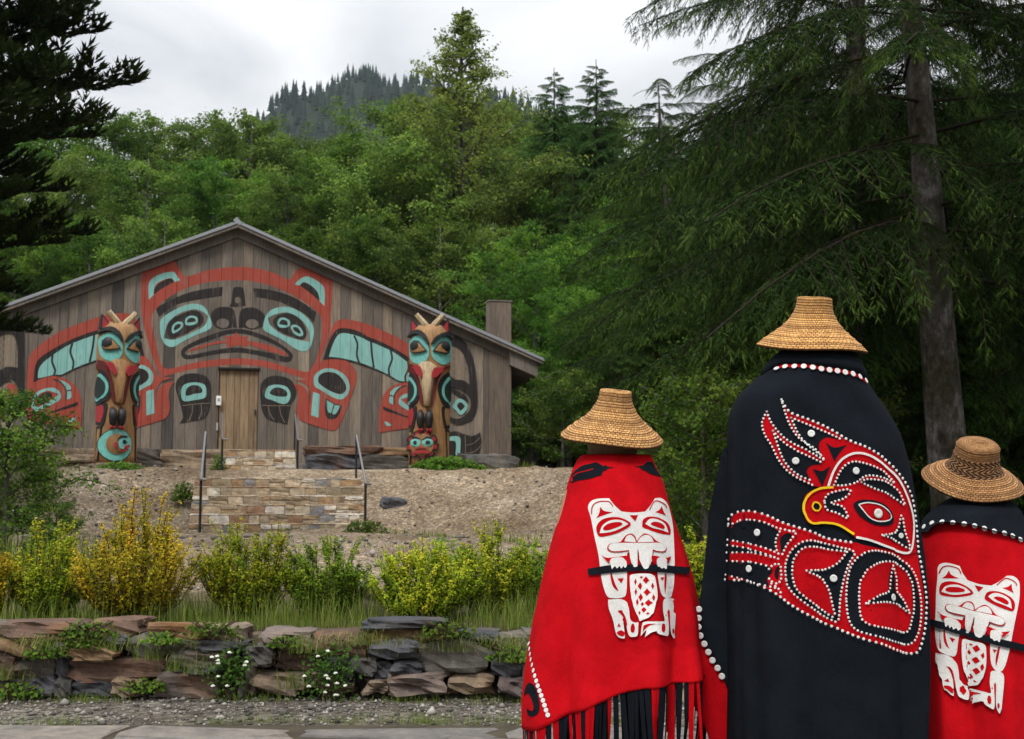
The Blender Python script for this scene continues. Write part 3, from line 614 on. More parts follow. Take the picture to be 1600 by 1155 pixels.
# ------------------------------------------------------------ flagstones
path = tag(mesh_obj('path', [(-8, 3.2, 0.008), (8, 3.2, 0.008), (8, 6.55, 0.008), (-8, 6.55, 0.008)], [(0, 1, 2, 3)], m_plain('joint_earth', (0.06, 0.05, 0.035), 0.95, 0.1, var=0.8, sc=5)), kind='structure')
FLAG = m_stone('flagstone', [hexc(c) for c in ('66645e', '6f6b66', '5e5d59', '736d66', '64605c', '6a645f')], 0.25, 0.05)
rows_y = [6.46, 6.14, 5.72, 5.15, 4.5, 3.9, 3.3]
jx = []
for r in range(len(rows_y)): jx.append(None)
for r in range(len(rows_y) - 1):
    x = -4.6 + rg.uniform(-0.3, 0.2)
    while x < 4.4:
        wd = rg.uniform(0.45, 1.0); ya, yb = rows_y[r + 1], rows_y[r]; j = lambda s=0.05: rg.uniform(-s, s) * 1.9
        P_ = [(x + 0.02, ya + 0.03 + j(.03)), (x + wd * 0.5, ya + 0.01 + j(.03)), (x + wd - 0.03, ya + 0.04 + j(.03)), (x + wd - 0.02 + j(.04), (ya + yb) / 2), (x + wd - 0.04 + j(.03), yb - 0.03 + j(.03)), (x + wd * 0.5, yb + 0.0 + j(.03)), (x + 0.02 + j(.03), yb - 0.03 + j(.03)), (x + 0.02 + j(.04), (ya + yb) / 2)]
        zt_ = 0.017 + rg.uniform(0, 0.010); V = [(a, b, 0.0) for a, b in P_] + [(a, b, zt_ - 0.008) for a, b in P_]
        cx_, cy_ = sum(a for a, _ in P_) / 8, sum(b for _, b in P_) / 8
        V += [(cx_ + (a - cx_) * 0.965, cy_ + (b - cy_) * 0.965, zt_ + j(.003)) for a, b in P_]
        Fq = [(i, (i + 1) % 8, (i + 1) % 8 + 8, i + 8) for i in range(8)] + [(i + 8, (i + 1) % 8 + 8, (i + 1) % 8 + 16, i + 16) for i in range(8)] + [tuple(range(16, 24))]
        mesh_obj('flagstone', V, Fq, FLAG, path); x += wd
# ------------------------------------------------------------ totem poles
TW = m_plain('totem_cedar', hexc('b08a5e'), 0.6, 0.3, var=0.55, sc=7); TWL = m_plain('totem_pale_wood', hexc('c9b28c'), 0.7, 0.2, var=0.5, sc=9)
def m_grainwood(name, col):
    t = NT(name); v = t.coord('Object', (7, 7, 0.8)); g = t.noise(v, 3.0, 7, 0.65); b = t.noise(t.coord('Object'), 1.6, 3, 0.5)
    c = t.mix(0.8, col, t.ramp(g, [(0.3, (0.45, 0.42, 0.38)), (0.6, (1.15, 1.12, 1.05))]), 'MULTIPLY')
    c = t.mix(0.6, c, t.ramp(b, [(0.35, (0.6, 0.5, 0.4)), (0.65, (1.15, 1.15, 1.15))]), 'MULTIPLY')
    return t.pbr(c, 0.6, t.bump(g, 0.3, 0.01), 0.35)
TW = m_grainwood('totem_cedar_grain', hexc('9c7850')); TWL = m_grainwood('totem_pale_grain', hexc('b5a283'))
TP = {'black': m_plain('totem_black', (0.013, 0.013, 0.014), 0.5, 0.4), 'turq': m_plain('totem_turquoise', hexc('6fb5ac'), 0.55, 0.35, var=0.4), 'red': m_plain('totem_red', hexc('9c2a30'), 0.5, 0.4, var=0.3),
      'dred': m_plain('totem_dark_red', hexc('5c1c1a'), 0.5, 0.4, var=0.3), 'wood': TW, 'pale': TWL, 'green': m_plain('totem_dark_green', hexc('1d2b28'), 0.5, 0.4)}
ZS = 284.6
def totem(loc, rz, label, kind):
    e = empty('totem_pole', loc, rz, label, 'totem pole', 'carved poles before the house')
    # trunk: rounded front, flat back, slightly hollowed below the head
    prof = [(0.10, .455), (0.3, .455), (0.9, .45), (1.4, .445), (2.0, .455), (2.35, .47), (2.7, .475), (3.0, .465), (3.2, .44), (3.28, .38), (3.33, .27)]
    V = []; n = 28
    for z, r in prof:
        for k in range(n):
            a = math.pi * 2 * k / n; x = math.sin(a) * r; y = -math.cos(a) * r * 0.92
            if y > 0.2: y = 0.2
            V.append((x, y, z))
    m = len(prof); Fq = [(i * n + k, i * n + (k + 1) % n, (i + 1) * n + (k + 1) % n, (i + 1) * n + k) for i in range(m - 1) for k in range(n)]
    Fq += [tuple(range(n - 1, -1, -1)), tuple((m - 1) * n + k for k in range(n))]
    body = mesh_obj('trunk', V, Fq, TW, e, True); bv = BVHTree.FromPolygons([Vector(v) for v in V], Fq)
    cnt = [0]
    def relief(col, pts, h=0.02, name='carving', smooth=False, dome=0.0):
        """raised carving: outline in carving-drawing units (x right of the face axis, y down), pushed out from the trunk by h"""
        P = []
        for t in pts.split():
            c = t.endswith('*'); x, y = t.rstrip('*').split(','); P.append(((float(x) - 228) / ZS, (1030 - float(y)) / ZS + 0.10, c))
        o = spline(P, True, 4); cnt[0] += 1; h += cnt[0] * 0.0007
        def on(x, z, hh):
            hit = bv.ray_cast(Vector((x, -3, z)), Vector((0, 1, 0)))
            if hit[0] is None:
                s = 0.44 if x > 0 else -0.44
                hit = bv.ray_cast(Vector((s, -3, z)), Vector((0, 1, 0)))
                if hit[0] is None: return None
                q = hit[0] + Vector((x - s, 0.10, 0)) ; return q + Vector((0, -hh, 0))
            nn = hit[1]; nn = nn if nn.y < 0 else -nn
            return hit[0] + nn * hh
        xs = [-.5 + .05 * i for i in range(21)]
        tr = cut(cut(tris_of([o]), 0, xs), 1, [0.05 * i for i in range(75)])
        cx = sum(p[0] for p in o) / len(o); cz = sum(p[1] for p in o) / len(o); rad = max(math.hypot(p[0] - cx, p[1] - cz) for p in o)
        Vt, Ft = weld(tr, lambda x, z: on(x, z, h + dome * max(0, 1 - ((x - cx) ** 2 + (z - cz) ** 2) / rad ** 2)))
        # side wall round the outline
        b = len(Vt); top = [on(x, z, h) for x, z in o]; bot = [on(x, z, -0.02) for x, z in o]
        if None not in top and None not in bot:
            N = len(o); Vt += top + bot; Ft += [[b + i, b + (i + 1) % N, b + N + (i + 1) % N, b + N + i] for i in range(N)]
        if Ft: return mesh_obj(name, Vt, Ft, TP[col], e, smooth)
    def ov(cx, cy, rx, ry, n=12): return ' '.join(f'{cx + rx * math.cos(6.2832 * k / n):.1f},{cy + ry * math.sin(6.2832 * k / n):.1f}' for k in range(n))
    relief('turq', '100,222 130,192 170,190 203,222 222,270 220,330 190,366 150,372 112,345 98,280', 0.014, 'eye_socket')
    relief('turq', '238,270 258,222 300,193 345,195 366,222 366,300 352,352 310,376 265,352 242,320', 0.014, 'eye_socket')
    for s in ('118,250 150,222 172,240 212,292* 160,303 122,298', '246,292* 284,240 310,224 344,250 338,300 296,302'):
        relief('black', s, 0.045, 'eye_line', dome=0.03)
    for s in ('122,252 150,228 170,246 203,288* 160,298 126,293', '254,288* 288,246 310,230 338,252 333,295 296,297'):
        relief('wood', s, 0.052, 'eyelid', dome=0.03)
    relief('black', ov(143, 258, 24, 38), 0.062, 'pupil', dome=0.03); relief('black', ov(318, 260, 25, 38), 0.062, 'pupil', dome=0.03)
    relief('black', '96,195* 130,160 168,156 202,186 226,238 216,248* 190,207 150,181 118,186', 0.075, 'brow'); relief('black', '236,242* 262,200 308,170 345,165 368,182* 366,206 330,190 290,204 252,244*', 0.075, 'brow')
    # beak: a long wedge standing out from the trunk
    rows = [(345, 34, .02, .5), (385, 62, .09, .9), (430, 66, .17, .9), (480, 52, .235, .8), (540, 37, .27, .8), (600, 27, .275, .8), (636, 24, .25, .8), (646, 19, .20, .9)]
    bk = MB(); vs = []
    for yy, hw, pr, q in rows:
        z = (1030 - yy) / ZS + .10; x = hw * .78 / ZS; pr *= .75
        for (a, b) in ((-1.25, -0.06), (-1.0, .45), (-.55, .92), (0, 1.0), (.55, .92), (1.0, .45), (1.25, -.06)): vs.append((a * x - 0.05, -0.40 - pr * b, z))
    bk.add(vs, [(i * 7 + k, i * 7 + k + 1, i * 7 + k + 8, i * 7 + k + 7) for i in range(len(rows) - 1) for k in range(6)] + [tuple(range(6, -1, -1)), tuple((len(rows) - 1) * 7 + k for k in range(7))])
    bk.build('beak', TWL if kind else TW, e, True)
    relief('dred', '98,362* 140,385 165,430 178,500 188,600 205,640* 175,630 165,560 150,480 120,430 96,420*', 0.03, 'mouth_line'); relief('dred', '362,372* 310,420 280,480 262,560 248,640 226,645* 245,560 255,480 275,430 320,385*', 0.03, 'mouth_line')
    relief('red', '144,392* 172,388 196,440 186,470* 164,432', 0.16, 'nostril'); relief('red', '256,400* 300,394* 286,430 250,470* 238,440', 0.16, 'nostril')
    for s in (1, -1):
        fx = lambda t: ' '.join(f"{228 + s * (float(w.rstrip('*').split(',')[0]) - 228)},{w.rstrip('*').split(',')[1]}" + ('*' if w.endswith('*') else '') for w in t.split())
        relief('black', fx('352,440 325,438 292,480 283,540 300,610 328,636 354,642'), 0.02, 'wing_joint')
        relief('turq', fx('352,462 330,470 308,510 304,560 318,600 340,618 354,622'), 0.028, 'wing_joint_ring')
        relief('green', fx('353,480 338,486 320,520 318,560 330,590 354,604'), 0.036, 'wing_joint_centre')
        relief('black', fx('353,648* 318,642* 306,660 318,760 330,790* 353,780*'), 0.015, 'wing_edge')
        relief('red' if not kind or s < 0 else 'wood', fx('352,660* 326,656* 322,700 334,768* 352,762*'), 0.022, 'wing_panel')
        relief('black', fx('352,795* 330,792* 336,880 342,1010* 352,1010*'), 0.012, 'tail_feather'); relief('wood', fx('346,810* 336,808* 340,900 346,1005* 350,1005*'), 0.02, 'feather_line')
        # ears and crest horns
        er = MB(); x0 = s * .30
        er.add([(x0 + s * .15, -.16, 3.15), (x0 - s * .10, -.26, 3.20), (x0 + s * .13, -.16, 3.50), (x0 + s * .15, .08, 3.15), (x0 - s * .10, .02, 3.20), (x0 + s * .13, -.02, 3.46)], [(0, 1, 2), (3, 5, 4), (0, 2, 5, 3), (1, 4, 5, 2), (0, 3, 4, 1)])
        er.build('ear', TP['black'], e)
        er = MB(); er.add([(x0 + s * .12, -.20, 3.17), (x0 - s * .05, -.265, 3.21), (x0 + s * .11, -.195, 3.42), (x0 + s * .12, -.15, 3.17), (x0 - s * .05, -.2, 3.21), (x0 + s * .11, -.14, 3.42)], [(0, 1, 2), (3, 5, 4), (0, 2, 5, 3), (1, 4, 5, 2), (0, 3, 4, 1)])
        er.build('ear_inner', TP['red'], e)
        MB().tube([(s * .04, -.22, 3.22), (s * .12, -.26, 3.34), (s * .22, -.27, 3.45), (s * .31, -.27, 3.55)], [.085, .075, .065, .06], 6).build('crest_horn', TWL, e)
        # feet
        fx0 = s * 0.098 - .10
        MB().tube([(fx0, -.42, 1.33), (fx0, -.50, 1.27), (fx0, -.52, 1.15), (fx0, -.50, 1.02), (fx0 + s * -.01, -.48, .93)], [.05, .085, .095, .075, .05], 12).build('foot', TP['black'], e, True)
        for q in (-.03, .03): MB().tube([(fx0 + q, -.47, .955), (fx0 + q, -.52, .92), (fx0 + q, -.50, .86)], [.028, .035, .02], 8).build('toe', TP['red'], e, True)
    cx, cy = (190, 893)
    if kind:      # round face with rays
        relief('wood', ov(cx, cy, 92, 96, 16), 0.02, 'sun_disc')
        for k in range(9):
            a = -math.pi / 2 + 2 * math.pi * (k + .5) / 9; r0, r1 = 64, 95
            P_ = lambda r, d: f'{cx + r * math.cos(a + d):.1f},{cy + r * math.sin(a + d):.1f}'
            relief('black', f'{P_(r0, -.3)}* {P_(r1 - 4, -.27)} {P_(r1, 0)} {P_(r1 - 4, .27)} {P_(r0, .3)}*', 0.035, 'sun_ray'); relief('red', f'{P_(r0, -.2)}* {P_(r1 - 14, -.18)} {P_(r1 - 10, 0)} {P_(r1 - 14, .18)} {P_(r0, .2)}*', 0.045, 'sun_ray_inner')
        relief('wood', ov(cx, cy, 64, 72, 14), 0.06, 'face', True, 0.03)
        for s in (-1, 1):
            relief('turq', f'{cx + s * 6},{cy - 22} {cx + s * 24},{cy - 38} {cx + s * 54},{cy - 30} {cx + s * 56},{cy - 2} {cx + s * 28},{cy + 14} {cx + s * 10},{cy + 2}', 0.085, 'eye_socket', True, 0.02)
            relief('black', ov(cx + s * 31, cy - 13, 11, 13), 0.11, 'pupil'); relief('black', f'{cx + s * 4},{cy - 30}* {cx + s * 28},{cy - 52} {cx + s * 56},{cy - 42}* {cx + s * 28},{cy - 41}', 0.10, 'brow')
        relief('red', f'{cx - 30},{cy + 28}* {cx},{cy + 14} {cx + 30},{cy + 28}* {cx},{cy + 24}', 0.115, 'nose'); relief('red', f'{cx - 40},{cy + 40}* {cx},{cy + 34} {cx + 40},{cy + 40}* {cx + 34},{cy + 54} {cx - 34},{cy + 54}', 0.10, 'mouth')
    else:         # turquoise ring with a carved profile
        cx = 205; relief('black', ov(cx, cy + 18, 96, 106, 18), 0.02, 'ring_edge'); relief('turq', ov(cx, cy + 18, 91, 101, 18), 0.03, 'ring')
        relief('wood', ov(cx + 6, cy + 12, 60, 66, 14), 0.05, 'face', True, 0.025)
        relief('turq', f'{cx + 8},{cy} {cx + 25},{cy - 26} {cx + 60},{cy - 20} {cx + 66},{cy + 10} {cx + 40},{cy + 40} {cx + 18},{cy + 38}', 0.085, 'eye_socket'); relief('black', ov(cx + 40, cy - 2, 12, 14), 0.10, 'pupil')
        relief('black', f'{cx + 2},{cy - 12}* {cx + 22},{cy - 42} {cx + 62},{cy - 34}* {cx + 24},{cy - 31}', 0.10, 'brow'); relief('red', f'{cx + 40},{cy + 26} {cx + 66},{cy + 14} {cx + 66},{cy + 32} {cx + 46},{cy + 38}', 0.10, 'nose')
        relief('red', f'{cx + 10},{cy + 56}* {cx + 40},{cy + 44} {cx + 64},{cy + 46} {cx + 40},{cy + 58}', 0.10, 'mouth'); relief('red', f'{cx - 10},{cy + 8} {cx + 2},{cy} {cx + 4},{cy + 30} {cx - 8},{cy + 34}', 0.10, 'cheek_mark')
        relief('black', f'{cx - 4},{cy + 118}* {cx + 22},{cy + 112}* {cx + 10},{cy + 138}', 0.04, 'wedge')
    MB().box((0.02, -.08, .0), (.94, .78, .24), bev=.02).build('base', m_plank('totem_base_wood', [hexc('8a7a68'), hexc('9a8a76')]), e)
    return e
totem((-9.02, 29.1, 1.93), R(32), 'carved beaked pole with a turquoise ring at its foot', 0)
totem((-1.88, 29.1, 1.87), R(3), 'carved beaked pole with a round rayed face at its foot', 1)
# ------------------------------------------------------------ people: robes
ROWS_M = [(1.604, -0.148, 0.171), (1.585, -0.17, 0.176), (1.562, -0.201, 0.186), (1.527, -0.242, 0.203), (1.489, -0.275, 0.229), (1.431, -0.301, 0.271), (1.36, -0.309, 0.305), (1.224, -0.314, 0.338), (1.077, -0.318, 0.354), (0.918, -0.322, 0.37), (0.738, -0.325, 0.379), (0.514, -0.329, 0.376), (0.282, -0.333, 0.365), (0.107, -0.336, 0.359)]
ROWS_L = [(1.286, -0.117, 0.139), (1.265, -0.135, 0.148), (1.232, -0.151, 0.163), (1.185, -0.167, 0.185), (1.067, -0.196, 0.219), (0.95, -0.232, 0.26), (0.836, -0.263, 0.292), (0.686, -0.298, 0.317), (0.582, -0.315, 0.326), (0.479, -0.329, 0.332), (0.377, -0.338, 0.338), (0.295, -0.338, 0.341)]
ROWS_C = [(1.124, -0.087, 0.095), (1.109, -0.116, 0.127), (1.083, -0.151, 0.149), (1.043, -0.19, 0.167), (0.972, -0.216, 0.191), (0.84, -0.235, 0.211), (0.607, -0.252, 0.23), (0.376, -0.269, 0.235), (0.25, -0.278, 0.237), (0.147, -0.286, 0.238)]

def interp_rows(rows, n):
    t = np.cumsum([0] + [abs(rows[i + 1][0] - rows[i][0]) + abs(rows[i + 1][1] - rows[i][1]) for i in range(len(rows) - 1)])
    q = np.linspace(0, t[-1], n); return np.stack([np.interp(q, t, [r[k] for r in rows]) for k in range(len(rows[0]))], -1)
def robe_geom(rows, depth, hem=None, zs=0.6, fold=None, nphi=120, nrow=64, y0=0.0, gap=0.06):
    """loft of rounded cross-sections from the neck to the hem, open along the front; rows: (z, left, right); depth(z)"""
    G = interp_rows(rows, nrow); zl = G[-1][0]; V = []; UV = []
    for i, (z, xl, xr) in enumerate(G):
        d = depth(z); cx, hw = (xl + xr) / 2, (xr - xl) / 2
        for k in range(nphi + 1):
            a = math.pi / 2 + gap + (2 * math.pi - 2 * gap) * k / nphi
            c, s = math.cos(a), math.sin(a); ex = 0.93
            f = fold(a, z) if fold else 0
            x = cx + (hw + f * 0.5) * math.copysign(abs(c) ** ex, c); y = y0 + (d + f) * math.copysign(abs(s) ** ex, s)
            zz = z
            if hem is not None and z < zs: zz = zs - (zs - z) * (zs - hem(x)) / (zs - zl)
            V.append((x, y, zz))
    n = nphi + 1
    F = [(i * n + k, i * n + k + 1, (i + 1) * n + k + 1, (i + 1) * n + k) for i in range(nrow - 1) for k in range(nphi)]
    return V, F
ss = lambda a, b, x: float(sst(a, b, x))
def crease(a, c, w): return math.exp(-((a - c) / w) ** 2)
def fold_m(a, z):
    t = 1 - ss(0.45, 1.45, z); f = 0.006 * math.sin(a * 5 + z * 4) * ss(0, .3, t) - 0.012 * crease(a, math.pi * 1.13, .06) * ss(1.52, 1.35, z) + 0.007 * math.sin(z * 9 + a * 7) * math.exp(-((z - 1.45) / .12) ** 2)
    for c, w, h, k in ((4.05, .13, 0.0340, .25), (4.5, .10, -0.0238, -.12), (4.95, .12, 0.0340, .18), (5.35, .09, -0.0272, .1), (5.75, .12, 0.0306, -.2), (3.8, .07, -0.0170, .1)): f += h * t * crease(a + k * (z - .6), c, w * (.7 + t * .6))
    return f + 0.005 * math.sin(z * 14 + a * 9) * crease(a, 4.2, .4) * ss(1.5, 1.2, z)
def fold_l(a, z):
    t = 1 - ss(0.30, 1.15, z); f = 0.004 * math.sin(a * 3 + z * 11)
    for c, w, h, k in ((3.75, .14, .030, .25), (4.12, .09, -0.0374, .2), (4.40, .12, 0.0374, .12), (4.72, .10, -0.0306, .0), (5.02, .11, 0.0442, -.1), (5.32, .08, -0.0408, -.15), (5.60, .11, 0.0408, -.25), (5.95, .1, -0.0340, -.3), (3.4, .1, -.004, .3)): f += h * t * crease(a + k * (z - .4), c, w * (.75 + t * .5))
    return f + 0.004 * math.sin(z * 17 + a * 8) * crease(a, 4.9, .5)
def fold_c(a, z):
    t = 1 - ss(0.25, 0.95, z); f = 0.004 * math.sin(a * 4 - z * 9)
    for c, w, h, k in ((3.9, .12, 0.0374, .2), (4.3, .10, -0.0272, .15), (4.75, .13, 0.0306, 0), (5.2, .10, -0.0306, -.15), (5.6, .12, 0.0340, -.2)): f += h * t * crease(a + k * (z - .4), c, w)
    return f
def hem_l(x): return float(np.interp(x, [-.34, -.30, -.10, .08, .3, .4], [.300, .318, .425, .482, .495, .49]))
ROBE_M = robe_geom(ROWS_M, lambda z: float(np.interp(z, [0, .8, 1.3, 1.5, 1.6, 1.66], [.27, .24, .215, .175, .14, .125])), fold=fold_m)
ROBE_L = robe_geom(ROWS_L, lambda z: float(np.interp(z, [.3, .8, 1.1, 1.22, 1.28, 1.3], [.30, .235, .19, .15, .11, .09])), hem=hem_l, fold=fold_l)
ROBE_C = robe_geom(ROWS_C, lambda z: float(np.interp(z, [.1, .7, .95, 1.07, 1.12, 1.14], [.27, .22, .18, .13, .085, .07])), fold=fold_c)
PM, PL, PC = (1.0905, 4.62), (0.373, 4.75), (1.7296, 4.80)
BEAVER_L = [
('P', 'white', '-101,1091 -93,1112 -70,1123 -28,1125* -11,1102 14,1079* 55,1075 97,1078* 117,1097 138,1125* 162,1126 184,1112 196,1086 204,1035 204,964 202,884 198,823 188,783 170,776 151,788 142,816 136,866 133,893 120,923* 118,940 40,938 32,922* 30,893 29,841 26,797 14,781 -22,779 -41,785 -54,817 -63,866 -69,926 -81,990 -92,1056'),
('P', 'red', '-74,1055* -64,1071 -59,1095* -46,1081 -16,1076* -52,1064'),
('P', 'red', '135,1076* 152,1084 162,1097* 170,1076 179,1062* 158,1070'),
('S7', 'red', '-89,1069 -85,1097 -66,1112 -30,1113 -15,1097'),
('S7', 'red', '114,1084 131,1111 149,1115 175,1103 182,1091'),
('P', 'red', '42,1066* 72,1066* 62,1044*'),
('P', 'red', '-74,1016 -67,1038 -42,1055 -1,1059 31,1049 46,1035 34,1021 -2,1003 -43,992 -66,992'),
('P', 'white', '-63,1002* -52,1030 -22,1048 14,1048 38,1035* 13,1021 -22,1007'),
('P', 'red', '-50,1021 -37,1033 -12,1041 11,1041 16,1033 -2,1023 -32,1013 -48,1013'),
('P', 'red', '86,1034 90,1051 112,1060 145,1057 179,1040 192,1019 190,997 173,996 137,1004 105,1016 88,1023'),
('P', 'white', '96,1035* 112,1051 139,1051 170,1035 183,1003* 154,1013 121,1021'),
('P', 'red', '115,1033 125,1041 145,1040 164,1030 169,1020 160,1016 138,1023'),
('P', 'red', '-38,948 -28,966 7,972 26,993 46,1002 61,991 66,974* 79,991 94,1002 115,993 136,974 163,963 173,947 161,935 134,937 118,940 37,940 7,936 -24,937'),
('P', 'white', '22,974* 31,991 46,997 58,986 63,971*'),
('P', 'white', '68,971* 79,987 97,997 114,990 124,972*'),
('P', 'white', '-33,951 -28,963 -8,968 68,969 146,968 166,959 169,949 159,939 134,941 113,946 42,944 2,940 -24,941'),
('P', 'white', '38,956* 68,956* 66,886* 51,885 42,916'),
('P', 'white', '70,956* 120,956* 115,906 104,882 87,882 76,910'),
('P', 'red', '-60,926* -39,917 -4,920 38,923 40,896 30,893 26,907 6,917 -24,913 -34,898* -47,913'),
('P', 'red', '115,924 144,920 166,915 189,921* 180,904 170,893* 167,912 139,916 129,896 118,901'),
('P', 'red', '-24,866* -18,841 -11,822 -1,803* -12,809 -22,822 -28,846 -29,864*'),
('P', 'red', '-5,846* 18,847* 8,830*'),
('P', 'red', '169,862* 168,825 162,790* 160,820 163,862*'),
('P', 'red', '146,849* 161,849* 153,837*'),
('P', 'black', '-104,878* -20,893 72,893 160,890 258,878* 252,854* 159,865 71,870 -20,866 -102,855*'),
('P', 'white', '-30,906 -19,916 11,918 26,906 29,891 23,882 16,888 8,880 1,888 -7,880 -15,888 -23,878 -27,891'),
('P', 'white', '131,910 144,918 163,915 167,895 165,877 157,882 149,879 141,885 133,888'),
('P', 'white', '45,916* 65,916* 65,887* 52,886'),
('P', 'white', '72,916* 113,916* 104,882 87,882'),
('P', 'white', '39,846 43,857 60,861 101,862 118,857 125,836 128,787 119,744 106,717 86,707 71,701* 64,719 50,753 42,802'),
('P', 'red', '83,839* 96,852* 107,839* 95,826*'),
('P', 'red', '85,798* 98,811* 109,798* 97,785*'),
('P', 'red', '89,762* 102,774* 113,762* 101,750*'),
('P', 'red', '76,739* 86,748* 95,739* 85,729*'),
('P', 'red', '64,819* 73,832* 81,819* 73,806*'),
('P', 'red', '66,781* 75,795* 83,781* 74,768*'),
('P', 'red', '74,758* 80,766* 86,758* 80,750*'),
('P', 'red', '110,819* 116,831* 121,819* 115,807*'),
('P', 'red', '111,780* 117,792* 122,780* 116,768*'),
('P', 'red', '53,834* 58,846* 62,834* 57,822*'),
('P', 'red', '54,800* 59,812* 63,800* 58,787*'),
('P', 'red', '59,765* 63,777* 67,765* 63,754*'),
('P', 'red', '66,729* 71,736* 74,729* 70,722*'),
('P', 'red', '93,727* 99,731* 105,727* 99,723*'),
('P', 'red', '71,849* 78,853* 85,849* 78,845*'),
('P', 'white', '-40,773* -1,776 26,767 37,743 41,709 52,697 67,697* 65,656 53,648 36,652 26,688 15,703 19,649 12,641 -6,645 -19,660 -28,709 -39,743'),
('P', 'red', '-10,735* 6,737 19,723 27,698 30,669* 17,693 7,718'),
('P', 'red', '-16,659 -8,667 7,669 18,662 16,651 3,649'),
('P', 'red', '-14,682* -6,694* 0,682*'),
('P', 'red', '42,677 46,690 52,692 56,677 52,663 44,664'),
('P', 'white', '146,766 159,776 182,775 195,758 193,699 187,642 177,643 169,667 169,726 165,730 164,697 161,654 148,651 126,660 120,668 104,660 89,648* 94,671 75,651* 79,688 90,699 125,700 147,701 143,733'),
('P', 'red', '134,678 138,690 146,690 148,677 144,664 136,666'),
('P', 'red', '160,730* 165,737 169,730 167,668* 163,687'),
('P', 'red', '175,664 178,671 182,670 184,662 181,655 177,656'),
('P', 'red', '85,686* 100,692 120,692* 100,684 82,664*'),
('P', 'red', '151,715* 154,723* 157,715*'),
]
FEATHERS_L = [
('P', 'black', '-166,1194* -163,1188 -151,1183 -132,1190 -99,1194 -66,1204 -53,1207 -46,1221 -33,1226* -28,1231 -4,1234* -29,1238* -37,1244* -45,1241 -68,1254 -91,1249 -117,1243 -143,1223'),
('S8', 'red', '-147,1206 -131,1217 -105,1223 -79,1230'),
('P', 'black', '67,1238* 87,1236* 97,1226 109,1223 127,1213 172,1204* 150,1237 140,1257 116,1256 102,1244* 89,1242*'),
]
HOOK_L = [
('P', 'black', '-329,421* -322,456 -308,475 -292,470 -281,440 -276,405 -283,382 -302,367 -316,367 -320,386* -306,385 -297,393 -298,410 -306,429 -317,436'),
]
